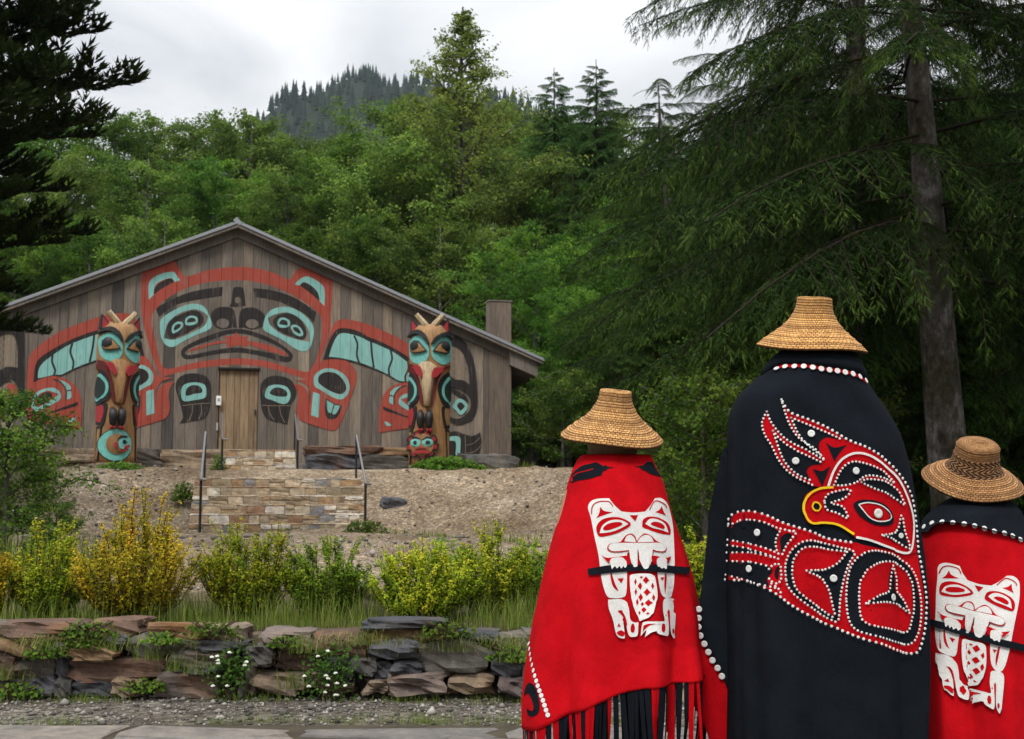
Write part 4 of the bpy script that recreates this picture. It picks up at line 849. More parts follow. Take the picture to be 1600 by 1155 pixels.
BEAVER_C = [
('P', 'white', '-189,878 -178,892 -159,894 -126,884* -119,860 -105,835* -69,822 -28,817* -1,830 31,851* 56,849 73,834 75,810 66,763 43,698 17,623 -2,567 -19,530 -35,524 -49,539 -53,567 -50,616 -47,643 -52,673* -49,690 -120,705 -130,693* -138,667 -148,620 -156,579 -168,568 -197,578 -209,590 -212,624 -211,672 -206,728 -201,788 -193,846'),
('P', 'red', '-182,840* -170,850 -159,869* -154,853 -131,841* -163,840'),
('P', 'red', '9,809* 30,813 45,823* 45,804 49,790* 30,800'),
('S7', 'red', '-188,856 -177,877 -159,884 -132,875 -124,857'),
('S7', 'red', '-9,819 19,840 38,840 60,827 63,816'),
('P', 'red', '-84,818* -55,811* -73,794*'),
('P', 'red', '-191,807 -181,824 -158,830 -124,822 -99,805 -90,790 -105,781 -141,775 -175,777 -191,784'),
('P', 'white', '-187,792* -173,812 -144,819 -114,809 -97,792* -122,786 -156,783'),
('P', 'red', '-173,804 -160,810 -138,810 -119,804 -116,796 -135,792 -162,792 -173,796'),
('P', 'red', '-53,780 -43,794 -19,798 12,790 41,771 48,751 39,730 19,732 -14,745 -41,760 -54,770'),
('P', 'white', '-43,779* -23,791 4,786 30,768 33,737* 5,750 -24,762'),
('P', 'red', '-25,774 -14,779 5,775 21,764 23,754 13,752 -7,762'),
('P', 'red', '-181,737 -170,750 -141,744 -119,758 -100,761 -90,748 -90,732* -73,744 -55,750 -38,738 -25,717 -2,704 3,687 -11,678 -36,684 -50,689 -122,708 -149,713 -173,723'),
('P', 'white', '-128,742* -116,755 -101,756 -93,744 -93,730*'),
('P', 'white', '-88,728* -74,740 -54,745 -40,735 -36,718*'),
('P', 'white', '-177,738 -171,747 -154,746 -89,727 -17,710 -1,700 0,690 -13,682 -35,688 -53,695 -116,711 -152,719 -172,726'),
('P', 'white', '-117,722* -92,715* -107,650* -120,653 -123,684'),
('P', 'white', '-90,714* -44,703* -61,658 -76,638 -92,642 -95,671'),
('P', 'red', '-201,725* -189,710 -161,701 -125,692 -128,667 -138,667 -139,681 -154,696 -178,702 -189,692* -195,709'),
('P', 'red', '-56,676 -30,666 -12,658 13,661* -2,646 -14,638* -12,656 -36,664 -50,646 -58,653'),
('P', 'red', '-187,659* -186,635 -183,614 -177,594* -186,603 -192,618 -193,643 -191,659*'),
('P', 'red', '-175,635* -156,629* -166,616*'),
('P', 'red', '-21,608* -29,572 -39,539* -37,569 -26,609*'),
('P', 'red', '-44,599* -31,596* -40,586*'),
('P', 'black', '-230,697* -178,683 -102,656 -23,635 82,610* 73,586* -29,612 -106,634 -184,658 -232,675*'),
('P', 'white', '-185,697 -174,703 -149,696 -139,680 -140,666 -146,659 -151,667 -159,662 -163,672 -171,666 -175,677 -183,670 -185,683'),
('P', 'white', '-45,660 -31,664 -14,659 -16,639 -22,623 -28,629 -36,627 -42,634 -48,638'),
('P', 'white', '-120,684* -104,679* -108,652* -119,654'),
('P', 'white', '-97,677* -60,668* -76,639 -91,643'),
('P', 'white', '-138,621 -132,630 -115,628 -82,620 -67,611 -65,590 -69,541 -82,500 -95,476 -110,471 -123,469* -129,490 -140,528 -142,578'),
('P', 'red', '-101,602* -89,611* -81,596* -93,587*'),
('P', 'red', '-104,562* -93,571* -84,556* -96,547*'),
('P', 'red', '-104,525* -94,534* -85,520* -96,511*'),
('P', 'red', '-117,505* -108,513* -102,501* -110,493*'),
('P', 'red', '-118,587* -109,598* -104,583* -112,572*'),
('P', 'red', '-121,550* -112,561* -107,546* -115,535*'),
('P', 'red', '-117,525* -111,531* -107,522* -112,516*'),
('P', 'red', '-81,577* -74,587* -71,574* -78,563*'),
('P', 'red', '-85,538* -78,549* -75,535* -82,525*'),
('P', 'red', '-126,605* -120,615* -118,602* -124,592*'),
('P', 'red', '-130,572* -123,582* -121,569* -127,558*'),
('P', 'red', '-130,537* -124,547* -121,534* -127,524*'),
('P', 'red', '-126,498* -121,504* -118,496* -123,491*'),
('P', 'red', '-104,489* -99,491* -95,486* -100,484*'),
('P', 'red', '-109,614* -103,616* -98,611* -104,609*'),
('P', 'white', '-209,578* -181,569 -160,551 -153,524 -152,489 -143,473 -127,467* -132,426 -145,424 -160,436 -167,475 -175,494 -174,440 -181,434 -196,446 -205,465 -208,514 -211,550'),
('P', 'red', '-193,533* -180,530 -170,511 -166,485 -165,455* -174,484 -180,511'),
('P', 'red', '-203,463 -197,468 -184,464 -175,452 -177,443 -189,446'),
('P', 'red', '-200,484* -193,493* -189,479*'),
('P', 'red', '-154,458 -150,469 -143,468 -140,452 -145,439 -152,444'),
('P', 'white', '-56,518 -44,526 -25,522 -17,504 -25,445 -34,389 -40,389 -45,415 -41,474 -44,479 -48,445 -52,401 -63,399 -81,412 -86,422 -99,417 -110,410* -106,432 -122,418* -117,453 -108,461 -80,454 -61,451 -62,484'),
('P', 'red', '-73,430 -70,441 -63,440 -61,426 -65,414 -72,417'),
('P', 'red', '-48,480* -44,486 -41,478 -47,415* -49,436'),
('P', 'red', '-41,411 -39,418 -36,417 -35,409 -37,401 -40,402'),
('P', 'red', '-112,450* -101,451 -85,447* -101,443 -115,428*'),
('P', 'red', '-57,465* -54,473* -52,464*'),
]
BIRD = [
('P', 'red', '-313,1032* -310,1060 -289,1077 -250,1080 -208,1065 -148,1036 -76,1012 -12,987 75,975 100,967 196,949 270,940 307,939 318,881 329,781 321,690 298,617 275,599 220,606 132,641 54,668 -6,694 -66,721 -123,753 -173,785 -224,821 -271,840 -323,839* -322,857*'),
('P', 'black', '-315,1028* -280,1048 -231,1047 -190,1025 -175,1006 -183,974 -188,947 -240,963 -316,979*'),
('P', 'black', '-317,960* -260,950 -200,927 -253,937 -317,936*'),
('P', 'black', '-321,905* -254,905 -212,893 -200,875 -217,850 -216,825 -256,837 -322,856*'),
('P', 'black', '-170,991 -148,1006 -135,998 -153,966 -167,933 -171,962'),
('P', 'black', '-192,879* -177,895 -183,850 -193,858'),
('P', 'black', '-155,851 -154,900 -134,950 -94,979 -44,976 18,959 67,943* 48,902 30,853 16,788 8,717* -13,718 -66,749 -122,794 -148,826'),
('P', 'red', '-134,868 -129,917 -103,954 -61,960 -6,950 43,943* 13,906 -31,883 -93,880* -44,856 -18,820 -8,771 -2,731* -35,746 -83,780 -122,819'),
('P', 'black', '35,788 42,853 64,910 108,943 175,941 242,915 286,865 307,782 302,699 276,639 233,631 124,665 62,688 40,724'),
('P', 'red', '76,797 85,854 118,894 183,910 238,894 271,849 280,774 270,700 248,669 178,685 101,705 79,733'),
('P', 'black', '201,895* 214,850 214,808 247,779 265,735* 228,758 174,774 95,773* 134,796 181,810 189,851'),
('P', 'red', '-146,1465* -123,1421 -61,1393 3,1361 60,1323 121,1300 174,1271 228,1225 271,1170 294,1116 303,1031 304,939* 265,934 196,953 140,975 72,992* 45,1016 -3,1037 -75,1038 -92,1066 -95,1107 -81,1140 -47,1157 -10,1162 -55,1165 -103,1190 -141,1220 -167,1258 -185,1301 -207,1344 -213,1387 -197,1423* -185,1386 -160,1347 -130,1317 -84,1291 -19,1253* -50,1291 -98,1325 -123,1368 -136,1411'),
('P', 'black', '-120,1400* -70,1377 -14,1351 35,1326 -11,1331 -35,1307 -30,1270* -67,1297 -100,1340'),
('P', 'black', '-180,1356* -153,1319 -100,1281 -27,1244 -65,1236 -80,1215 -67,1184* -110,1207 -151,1258'),
('P', 'black', '-12,1316* 16,1297 59,1307* 32,1278 14,1249* 5,1274'),
('P', 'black', '-61,1224* -28,1217 -1,1236* -12,1207 -30,1165* -42,1190'),
('P', 'black', '9,1168* 34,1218 69,1247 118,1243 181,1218 230,1174* 198,1189 152,1201 116,1199 83,1178 44,1167'),
('P', 'black', '101,1178* 124,1189 188,1182 234,1153 262,1097* 206,1136 150,1157'),
('P', 'black', '-24,1115 -7,1140 60,1153* 44,1125 -4,1107* 34,1095 51,1056* 15,1074 -17,1086'),
('P', 'black', '73,1107 103,1119 157,1115 204,1090 223,1053 201,1032 144,1034 98,1057 77,1082'),
('P', 'red', '87,1101* 122,1107 170,1097 206,1065* 192,1051 154,1048 120,1063'),
('P', 'black', '168,999* 228,1011 246,1065* 255,1015 271,952* 227,978'),
('P', 'black', '-67,1097 -60,1110 -47,1109 -36,1097 -45,1084 -60,1085'),
('S9', 'white', '-10,1165 9,1215 40,1257 84,1278 137,1270 200,1229 245,1183 277,1115 293,1048 285,973 266,938 217,949 140,975 74,992'),
('S9', 'yellow', '6,1161 -39,1157 -72,1140 -91,1107 -91,1074 -71,1041 -26,1042 21,1033 68,1002'),
('S7', 'yellow', '-67,1097 -60,1110 -47,1109 -36,1097 -45,1084 -60,1085 -67,1097'),
('S5', 'white', '85,1102 123,1109 172,1099 208,1065 193,1049 154,1046 118,1062 85,1102'),
]
YOKE_C = '-205,1000 -196,1020 -179,1034 -155,1038 -127,1035 -94,1031 -62,1024 -30,1015 4,1005 41,998 71,988 99,975'
BEADS = ['-313,1034 -310,1060 -289,1077 -250,1080 -208,1065 -148,1036 -76,1012 -12,987 67,974', '-323,839 -271,840 -224,821 -173,785 -123,753 -66,721 -6,694 54,668 132,641 220,606 275,599 298,617 321,690 329,781 318,881 307,939 303,1031 294,1116 271,1170 228,1225 174,1271 121,1300 60,1323 3,1361 -61,1393 -123,1421 -146,1465', '-146,1465 -136,1411 -123,1368 -98,1325 -50,1291 -19,1253', '-120,1400 -100,1340 -67,1297 -30,1270', '-120,1400 -70,1377 -14,1351 35,1326', '-197,1423 -213,1387 -207,1344 -185,1301 -167,1258 -141,1220 -103,1190 -55,1165', '-197,1423 -185,1386 -160,1347 -130,1317 -84,1291 -19,1253', '-180,1356 -151,1258 -110,1207 -67,1184', '-180,1356 -153,1319 -100,1281 -27,1244', '-314,1028 -280,1048 -231,1047 -179,1024 -117,1009', '-316,979 -240,963 -188,941', '-317,960 -260,950 -200,927 -171,916', '-319,934 -253,937 -196,923', '-319,905 -254,905 -212,893', '-322,856 -256,837 -192,819', '-155,851 -154,900 -134,950 -94,979 -44,976 18,959 67,943 48,902 30,853 16,788 8,717 -13,718 -66,749 -122,794 -148,826 -155,851', '-134,868 -129,917 -103,954 -61,960 -6,950 50,944', '43,943 13,906 -31,883 -93,880 -44,856 -18,820 -8,771 2,727', '-134,868 -122,819 -83,780 -35,746 0,721', '35,788 42,853 64,910 108,943 175,941 242,915 286,865 307,782 302,699 276,639 233,631 124,665 62,688 40,724 35,788', '76,797 85,854 118,894 183,910 238,894 271,849 280,774 270,700 248,669 178,685 101,705 79,733 76,797', '201,895 214,850 214,808 247,779 265,735', '265,735 228,758 174,774 95,773', '95,773 134,796 181,810 189,851 201,895', '9,1168 34,1218 69,1247 118,1243 181,1218 230,1174', '9,1168 44,1167 83,1178 116,1199 152,1201 198,1189 230,1174', '101,1178 150,1157 206,1136 262,1097', '101,1178 124,1189 188,1182 234,1153 262,1097', '-24,1115 -7,1140 60,1153 44,1125 -4,1107 34,1095 51,1056 15,1074 -17,1086 -24,1115', '168,999 228,1011 246,1065 255,1015 271,952 227,978 168,999', '-170,1011 -183,982 -180,941 -167,933', '-140,1012 -121,1008 -149,966 -167,925', '-210,883 -193,899 -172,900', '-211,850 -192,834 -173,850 -172,896', '-204,834 -184,816 -173,793']
BIGB = '-59,1344 -113,1252 83,1217 -235,1007 -262,882 -1,855 194,789 243,997 157,1072'
LBTN = '-310,618 -308,591 -303,554 -296,526 -288,497 -278,465 -268,439 -260,415 -254,395 -248,379'
FLAP_BTN = '-422,731 -423,705 -425,675 -419,641 -406,613 -392,583 -378,553 -355,518 -342,489'
FLAP_BLACK = '-251,1329 -304,1319 -330,1294 -347,1223 -372,1095 -388,964 -404,851 -419,750 -417,706 -416,639 -390,579 -342,495 -269,395'
FLAP_RED = '-273,806 -341,784 -398,795 -412,784 -422,728 -439,628 -465,539 -460,461 -443,395 -416,340 -391,275 -379,144 -274,133'
COLLAR_BTN = '-127,1589 -92,1581 -64,1571 -31,1564 11,1561 46,1551 70,1549 105,1542 128,1532'

FRED = m_felt('red_wool_felt', (0.47, 0.0045, 0.009), mott=0.45); FBLK = m_felt('black_wool_felt', (0.009, 0.0115, 0.0155), mott=0.5); FWHT = m_felt('white_felt', (0.72, 0.70, 0.67), mott=0.12)
FYEL = m_felt('yellow_yarn', (0.80, 0.52, 0.02)); PEARL = m_plain('pearl_button', (0.66, 0.66, 0.64), 0.3, 0.5, var=0.6, sc=55); SHELL = m_plain('shell_button', (0.62, 0.63, 0.58), 0.2, 0.7, var=0.6, sc=80)
CLOTH = {'red': FRED, 'black': FBLK, 'white': FWHT, 'yellow': FYEL}
def surf(bv):
    def on(x, z, h):
        hit = bv.ray_cast(Vector((x, -3, z)), Vector((0, 1, 0)))
        if hit[0] is None: return None
        n = hit[1]; n = n if n.y < 0 else -n
        return hit[0] + n * h
    return on
def applique(lst, on, parent, names, widths, h0=0.0022, dh=0.0009):
    """felt pieces laid on one another: each lies one thickness above the pieces it overlaps"""
    done = []
    for k, col, s in lst:
        if k == 'P': o = spline(parse(s)[0], True, 4); tr = tris_of([o])
        else: o = spline(parse(s)[0], False, 5); tr = strip_tris(o, widths[k])
        bx_ = (min(q[0] for q in o), max(q[0] for q in o), min(q[1] for q in o), max(q[1] for q in o))
        lv = 1 + max([l for b, l in done if b[0] < bx_[1] and b[1] > bx_[0] and b[2] < bx_[3] and b[3] > bx_[2]], default=-1); done.append((bx_, lv))
        h = h0 + dh * lv + (0.0012 if k != 'P' and col in ('yellow', 'white') else 0)
        tr = cut(cut(tr, 0, [-.6 + .015 * j for j in range(81)]), 1, [.03 * j for j in range(64)])
        V, F = weld(tr, lambda x, z: on(x, z, h))
        if F: mesh_obj(names.get((k, col), names.get(col, 'applique')), V, F, CLOTH[col], parent, True)
    return max(l for _, l in done)
def button_mesh(n=14):
    m = MB(); pr = [(0, .30), (.18, .28), (.30, .42), (.62, .62), (.86, .5), (1, .22), (1, 0)]; V = []; F = []
    for r, h in pr[1:]: V += [(math.cos(6.2832 * k / n) * r, math.sin(6.2832 * k / n) * r, h) for k in range(n)]
    V.append((0, 0, .28)); c = len(V) - 1
    for i in range(len(pr) - 2): F += [(i * n + k, (i + 1) * n + k, (i + 1) * n + (k + 1) % n, i * n + (k + 1) % n) for k in range(n)]
    F += [(c, k, (k + 1) % n) for k in range(n)]; return V, F
BV_, BF_ = button_mesh(); BTN = bpy.data.meshes.new('button'); BTN.from_pydata(BV_, [], BF_); BTN.materials.append(PEARL); BTN.polygons.foreach_set('use_smooth', [True] * len(BTN.polygons))
BTN2 = BTN.copy(); BTN2.materials.clear(); BTN2.materials.append(SHELL)
def frame_at(on, x, z, h=0.003):
    p = on(x, z, h)
    if p is None: return None
    a = on(x + .012, z, h) or on(x - .012, z, h); b = on(x, z + .012, h) or on(x, z - .012, h)
    if a is None or b is None: return p, Vector((0, -1, 0))
    u = (a - p) * (1 if a.x > p.x else -1); v = (b - p) * (1 if b.z > p.z else -1); n = u.cross(v)
    n = n.normalized(); n = n if n.y < 0 else -n
    return p, n
def button(on, x, z, r, parent, me=BTN, h=0.004, name='button'):
    fr = frame_at(on, x, z, h)
    if fr is None: return
    o = bpy.data.objects.new(name, me); COL.objects.link(o); o.parent = parent; o.location = fr[0]; o.scale = (r, r, r * 0.30)
    o.rotation_euler = fr[1].to_track_quat('Z', 'Y').to_euler(); return o
def along(line, step):
    out = []; acc = 0
    for a, b in zip(line[:-1], line[1:]):
        l = math.hypot(b[0] - a[0], b[1] - a[1])
        while acc <= l:
            t = acc / l if l else 0; out.append((a[0] + (b[0] - a[0]) * t, a[1] + (b[1] - a[1]) * t)); acc += step
        acc -= l
    return out
# ------------------------------------------------------------ woven hats
def m_weave(name, c1, c2, c3, nu, nv, band=None):
    t = NT(name); tc = t.n('ShaderNodeTexCoord'); mp = t.n('ShaderNodeMapping'); mp.inputs['Scale'].default_value = (nu, nv, 1); t.l(tc.outputs['UV'], mp.inputs[0])
    br = t.n('ShaderNodeTexBrick'); t.l(mp.outputs[0], br.inputs['Vector']); br.inputs['Scale'].default_value = 1; br.offset = 0.5; br.offset_frequency = 2
    br.inputs['Brick Width'].default_value = 1.0; br.inputs['Row Height'].default_value = 0.5; br.inputs['Mortar Size'].default_value = 0.09; br.inputs['Mortar Smooth'].default_value = 0.9; br.inputs['Bias'].default_value = 0.0
    br.inputs['Color1'].default_value = (*c1, 1); br.inputs['Color2'].default_value = (*c2, 1); br.inputs['Mortar'].default_value = (*c3, 1)
    sp = t.n('ShaderNodeSeparateXYZ'); t.l(tc.outputs['UV'], sp.inputs[0])
    n1 = t.n('ShaderNodeTexNoise', noise_dimensions='1D'); n1.inputs['Scale'].default_value = 9; n1.inputs['Detail'].default_value = 4; t.l(sp.outputs['Y'], n1.inputs['W'])
    n2 = t.noise(t.coord('Object'), 16, 5, 0.65); n3 = t.noise(t.coord('Object'), 190, 3, 0.6)
    c = t.mix(0.7, br.outputs['Color'], t.ramp(n1.outputs[0], [(0.35, (0.50, 0.42, 0.34)), (0.5, (0.95, 0.92, 0.88)), (0.62, (1.25, 1.22, 1.15))]), 'MULTIPLY')
    c = t.mix(0.5, c, t.ramp(n2, [(0.3, (0.6, 0.55, 0.5)), (0.7, (1.3, 1.28, 1.2))]), 'MULTIPLY')
    c = t.mix(0.45, c, t.ramp(n3, [(0.3, (0.5, 0.45, 0.4)), (0.7, (1.4, 1.35, 1.3))]), 'MULTIPLY')
    if band:    # dark zigzag bands woven into the side of the crown
        v0, v1 = band; vv = t.math('MULTIPLY', sp.outputs['Y'], 16.0); tri = t.math('PINGPONG', vv, 1.0)
        ph = t.math('FRACT', t.math('ADD', t.math('MULTIPLY', sp.outputs['X'], 26.0), t.math('MULTIPLY', tri, 1.6)))
        dark = t.math('LESS_THAN', ph, 0.5); inb = t.math('MULTIPLY', t.math('GREATER_THAN', sp.outputs['Y'], v0), t.math('LESS_THAN', sp.outputs['Y'], v1))
        c = t.mix(t.math('MULTIPLY', dark, inb), c, (0.018, 0.013, 0.010))
    h = t.math('MULTIPLY_ADD', br.outputs['Fac'], -1.0)
    return t.pbr(c, 0.7, t.bump(t.math('ADD', h, t.math('MULTIPLY', n3, 0.8)), 1.0, 0.005), 0.2)
def hat(parent, prof, loc, rot, mat, name='woven_hat'):
    n = 96; V = []; UV = []; L = [0]
    pr = [(0.0, prof[0][1] + 0.003)] + prof
    pp = spline([(r, h, False) for r, h in prof], False, 12); pp = [(0.001, pp[0][1] + .002), (pp[0][0] * 0.6, pp[0][1] + .002)] + pp
    for a, b in zip(pp[:-1], pp[1:]): L.append(L[-1] + math.hypot(b[0] - a[0], b[1] - a[1]))
    tot = L[-1]
    rgx = random.Random(len(prof) + int(loc[0] * 1000)); w1, w2 = rgx.uniform(0, 6), rgx.uniform(0, 6)
    def ring(r, h, l, out):
        for k in range(n + 1):
            a = 2 * math.pi * k / n; rr = r * (1 + 0.012 * math.sin(2 * a + w1) + 0.006 * math.sin(5 * a + w2)); dz = 0.004 * math.sin(3 * a + w2) * (r / .2) + 0.0006 * math.sin(a * 60)
            V.append((math.cos(a) * rr, math.sin(a) * rr, h + dz)); UV.append((k / n, l / tot))
    rdg = lambda l: sum(.0022 * math.exp(-((l / tot - c) / .012) ** 2) for c in (.30, .44, .58, .68, .78, .88))
    for (r, h), l in zip(pp, L): ring(r + rdg(l), h + rdg(l) * .6, l, 1)
    m1 = len(pp)
    inner = [(r - 0.002, h - 0.0055) for r, h in pp[:-1]] + [(pp[-1][0] - .0015, pp[-1][1] - .0065)]
    for (r, h), l in zip(inner[::-1], L[::-1]): ring(max(r, .0005), h, l, 0)
    q = n + 1; m = len(V) // q; F = [(i * q + k, i * q + k + 1, (i + 1) * q + k + 1, (i + 1) * q + k) for i in range(m - 1) for k in range(n)]
    o = mesh_obj(name, V, F, mat, parent, True, uv=UV); o.location = loc; o.rotation_euler = rot; return o
# ------------------------------------------------------------ bodies
SKIN = m_plain('skin', hexc('a8755a'), 0.55, 0.35, var=0.15); HAIR1 = m_plain('brown_hair', hexc('4a2f1c'), 0.5, 0.35, var=0.6, sc=40); HAIR2 = m_plain('dark_hair', hexc('1e1713'), 0.5, 0.35, var=0.5, sc=40)
TROU = m_felt('dark_trousers', (0.02, 0.02, 0.024)); BOOT = m_plain('dark_boot', (0.015, 0.013, 0.012), 0.5)
def body(parent, h):
    """one continuous skinned figure facing +Y, arms folded forward under the robe, hands held at the chest; feet at z=0.03"""
    s = h / 1.72; P = []; E = []; Rr = []
    def v(x, y, z, rx, ry=None): P.append((x * s, y * s, z * s)); Rr.append((rx * s, (ry or rx) * s)); return len(P) - 1
    def chain(a, *b):
        for i in b: E.append((a, i)); a = i
        return a
    pel = v(0, 0, .95, .145, .11); wa = v(0, 0, 1.08, .13, .10); ch = v(0, 0, 1.27, .15, .11); up = v(0, -.01, 1.40, .11, .085); nk = v(0, 0, 1.48, .055); hb = v(0, .02, 1.55, .062); hc = v(0, .02, 1.63, .082, .095); ht = v(0, .01, 1.69, .06, .07)
    chain(pel, wa, ch, up, nk, hb, hc, ht)
    chin = v(0, .085, 1.535, .03); chain(hb, chin); nose = v(0, .128, 1.605, .014); chain(hc, nose)
    for d in (-1, 1):
        ear = v(d * .088, .015, 1.605, .018, .01); E.append((hc, ear))
        sh = v(d * .165, -.01, 1.40, .062); el = v(d * .235, -.03, 1.13, .045); wr = v(d * .11, .20, 1.18, .028); pa = v(d * .07, .245, 1.20, .034, .018); chain(up, sh, el, wr, pa)
        for k, (dx, dz, l) in enumerate(((-.03, .028, .060), (-.035, .012, .070), (-.035, -.006, .066), (-.03, -.024, .052))):
            a = v(d * (.07 + dx * .6), .255, 1.20 + dz, .0095); b = v(d * (.07 + dx * .6 - l * .5), .262, 1.20 + dz * 1.1, .0088); c = v(d * (.07 + dx * .6 - l * .85), .245, 1.20 + dz * 1.15, .008); chain(pa, a, b, c)
        a = v(d * .075, .235, 1.235, .011); b = v(d * .055, .225, 1.265, .0095); chain(pa, a, b)
        hip = v(d * .09, 0, .88, .088); kn = v(d * .10, .012, .49, .058); an = v(d * .105, -.02, .11, .038); hl = v(d * .105, -.035, .065, .036); fo = v(d * .115, .10, .06, .038, .026); to = v(d * .12, .16, .055, .03, .018); chain(pel, hip, kn, an, hl, fo, to)
    me = bpy.data.meshes.new('body'); me.from_pydata(P, E, []); o = bpy.data.objects.new('body', me); COL.objects.link(o); o.parent = parent
    sk = o.modifiers.new('Skin', 'SKIN'); sk.use_smooth_shade = True
    for i, r in enumerate(Rr): me.skin_vertices[0].data[i].radius = r
    me.skin_vertices[0].data[pel].use_root = True
    sb = o.modifiers.new('Sub', 'SUBSURF'); sb.levels = 1; sb.render_levels = 2; me.materials.append(SKIN)
    for d in (-1, 1):
        MB().tube([(d * .085 * s, 0, .93 * s), (d * .09 * s, .0, .85 * s), (d * .10 * s, .012 * s, .5 * s), (d * .105 * s, -.015 * s, .12 * s)], [.11 * s, .105 * s, .075 * s, .07 * s], 14).build('trouser_leg', TROU, parent, True)
        MB().tube([(d * .105 * s, -.03 * s, .15 * s), (d * .105 * s, -.03 * s, .07 * s), (d * .107 * s, -.02 * s, .035), (d * .112 * s, .06 * s, .04), (d * .12 * s, .19 * s, .035)], [.055 * s, .052 * s, .046 * s, .05 * s, .03 * s], 12).build('boot', BOOT, parent, True)
        eye = MB(); eye.tube([(d * .033 * s, .098 * s, 1.622 * s), (d * .033 * s, .112 * s, 1.622 * s), (d * .033 * s, .116 * s, 1.622 * s)], [.013 * s, .010 * s, .003 * s], 10); eye.build('eye', HAIR2, parent, True)
    MB().tube([(-.03 * s, .105 * s, 1.565 * s), (0, .117 * s, 1.562 * s), (.03 * s, .105 * s, 1.565 * s)], [.004 * s, .007 * s, .004 * s], 6).build('mouth', m_plain('lips', hexc('8a4a44'), 0.5), parent, True)
    return o
def hair(parent, h, mat, nape):
    """thick cap of hair over the back of the head, ending at the nape"""
    s = h / 1.72; V = []; n = 26; rows = [(.0, 1.72), (.06, 1.71), (.092, 1.68), (.105, 1.63), (.103, 1.58), (.094, 1.53), (.08, nape)]
    rgx = random.Random(int(h * 100))
    for r, z in rows:
        for k in range(n):
            a = math.pi * (0.93 + 1.14 * k / (n - 1)); q = r * (1 + 0.05 * math.sin(k * 3.1)); V.append((math.cos(a) * q * s * .95, (.015 + math.sin(a) * q * 1.12) * s, (z + rgx.uniform(-.012, .012) * (z == nape)) * s))
    F = [(i * n + k, i * n + k + 1, (i + 1) * n + k + 1, (i + 1) * n + k) for i in range(len(rows) - 1) for k in range(n - 1)]
    o = mesh_obj('hair', V, F, mat, parent, True); md = o.modifiers.new('thick', 'SOLIDIFY'); md.thickness = 0.012; return o
def robe_obj(parent, rb, mat, name='robe'):
    o = mesh_obj(name, rb[0], rb[1], mat, parent, True); md = o.modifiers.new('thick', 'SOLIDIFY'); md.thickness = 0.004; md.offset = 1
    return o, surf(BVHTree.FromPolygons([Vector(v) for v in rb[0]], rb[1]))
NM = {'white': 'white_applique', 'red': 'red_applique', 'black': 'black_applique', 'yellow': 'yellow_cord', ('S9', 'white'): 'white_cord', ('S5', 'white'): 'white_cord'}
S_ = lambda h, r, L: [(a / 433 * L, -b / 433 * L) for a, b in r]
# --- man in the black robe with the red bird
pm = empty('person', (PM[0], PM[1], 0.03), 0, 'tallest person in a black robe with a red beaded bird and a woven hat', 'person', 'people in robes seen from behind')
pm.location.z = 0.03; body(pm, 1.70); hair(pm, 1.70, HAIR1, 1.50)
def lower(rb, dz=0.03): return [(x, y, z - dz) for x, y, z in rb[0]], rb[1]
rm, on0 = robe_obj(pm, lower(ROBE_M), FBLK); on = lambda x, z, h: on0(x, z - 0.03, h)
HB_ = 0.0028 + 0.0009 * applique(BIRD, on, rm, NM, {'S9': .0075, 'S7': .0055, 'S5': .004}); print('bird layers', HB_)
MBd = MB(); nb = 0
for i, b in enumerate(BEADS):
    ln = spline(parse(b)[0], False, 5); big = i < 2
    for x, z in along(ln, 0.0175 if big else 0.0132):
        fr = frame_at(on, x, z, HB_)
        if fr is None: continue
        p, nn = fr; r = 0.0053 if big else 0.0043; u = nn.orthogonal().normalized(); w = nn.cross(u); vs = []
        for rr, hh in ((1, -.25), (.8, .28), (.3, .20)): vs += [p + (u * math.cos(6.2832 * k / 8) + w * math.sin(6.2832 * k / 8)) * r * rr + nn * r * hh for k in range(8)]
        MBd.add(vs, [(a * 8 + k, a * 8 + (k + 1) % 8, a * 8 + 8 + (k + 1) % 8, a * 8 + 8 + k) for a in (0, 1) for k in range(8)] + [tuple(range(16, 24))]); nb += 1
bd = MBd.build('button_trim', PEARL, rm, True); bd["kind"] = "stuff"
for i, (x, z, c) in enumerate(parse(BIGB)[0]): button(on, x, z, .0095 if i == 7 else (.0165 if i == 8 else .0125), rm, BTN2 if i in (8, 7, 5, 6) else BTN, HB_ + .001)
# folded collar with red underside
CN = 44; V = []; TX = [-.20, -.17, -.135, -.06, .0, .06, .105, .15, .185, .20]; TZ = [1.556, 1.575, 1.597, 1.594, 1.584, 1.578, 1.570, 1.555, 1.530, 1.520]
for r in range(6):
    for k in range(CN + 1):
        x = -.195 + .39 * k / CN; q = on(min(max(x, -.17), .185), float(np.interp(x, TX, TZ)), .010) or Vector((x, 0, 1.55)); q = Vector((x, q.y + max(0, abs(x - .01) - .16) * 1.5, q.z))
        a = math.pi * (1 + k / CN); top = Vector((.018 + math.cos(a) * .118, -.002 + math.sin(a) * .098, 1.612)); hi = Vector((.018 + math.cos(a) * .134, -.004 + math.sin(a) * .118, 1.628 - .012 * (k / CN)))
        if r == 0: v = top - Vector((0, 0, .03))
        elif r == 1: v = top + Vector((0, 0, .008 - .012 * k / CN))
        elif r == 2: v = hi
        else: t = (r - 2) / 3; v = hi.lerp(q, t) + (hi - Vector((.018, 0, hi.z))).normalized() * .012 * math.sin(math.pi * t)
        V.append(tuple(v))
co = mesh_obj('collar', V, [(i * (CN + 1) + k, i * (CN + 1) + k + 1, (i + 1) * (CN + 1) + k + 1, (i + 1) * (CN + 1) + k) for i in range(5) for k in range(CN)], FBLK, pm, True); md = co.modifiers.new('t', 'SOLIDIFY'); md.thickness = .004; md.offset = 0
V2 = []
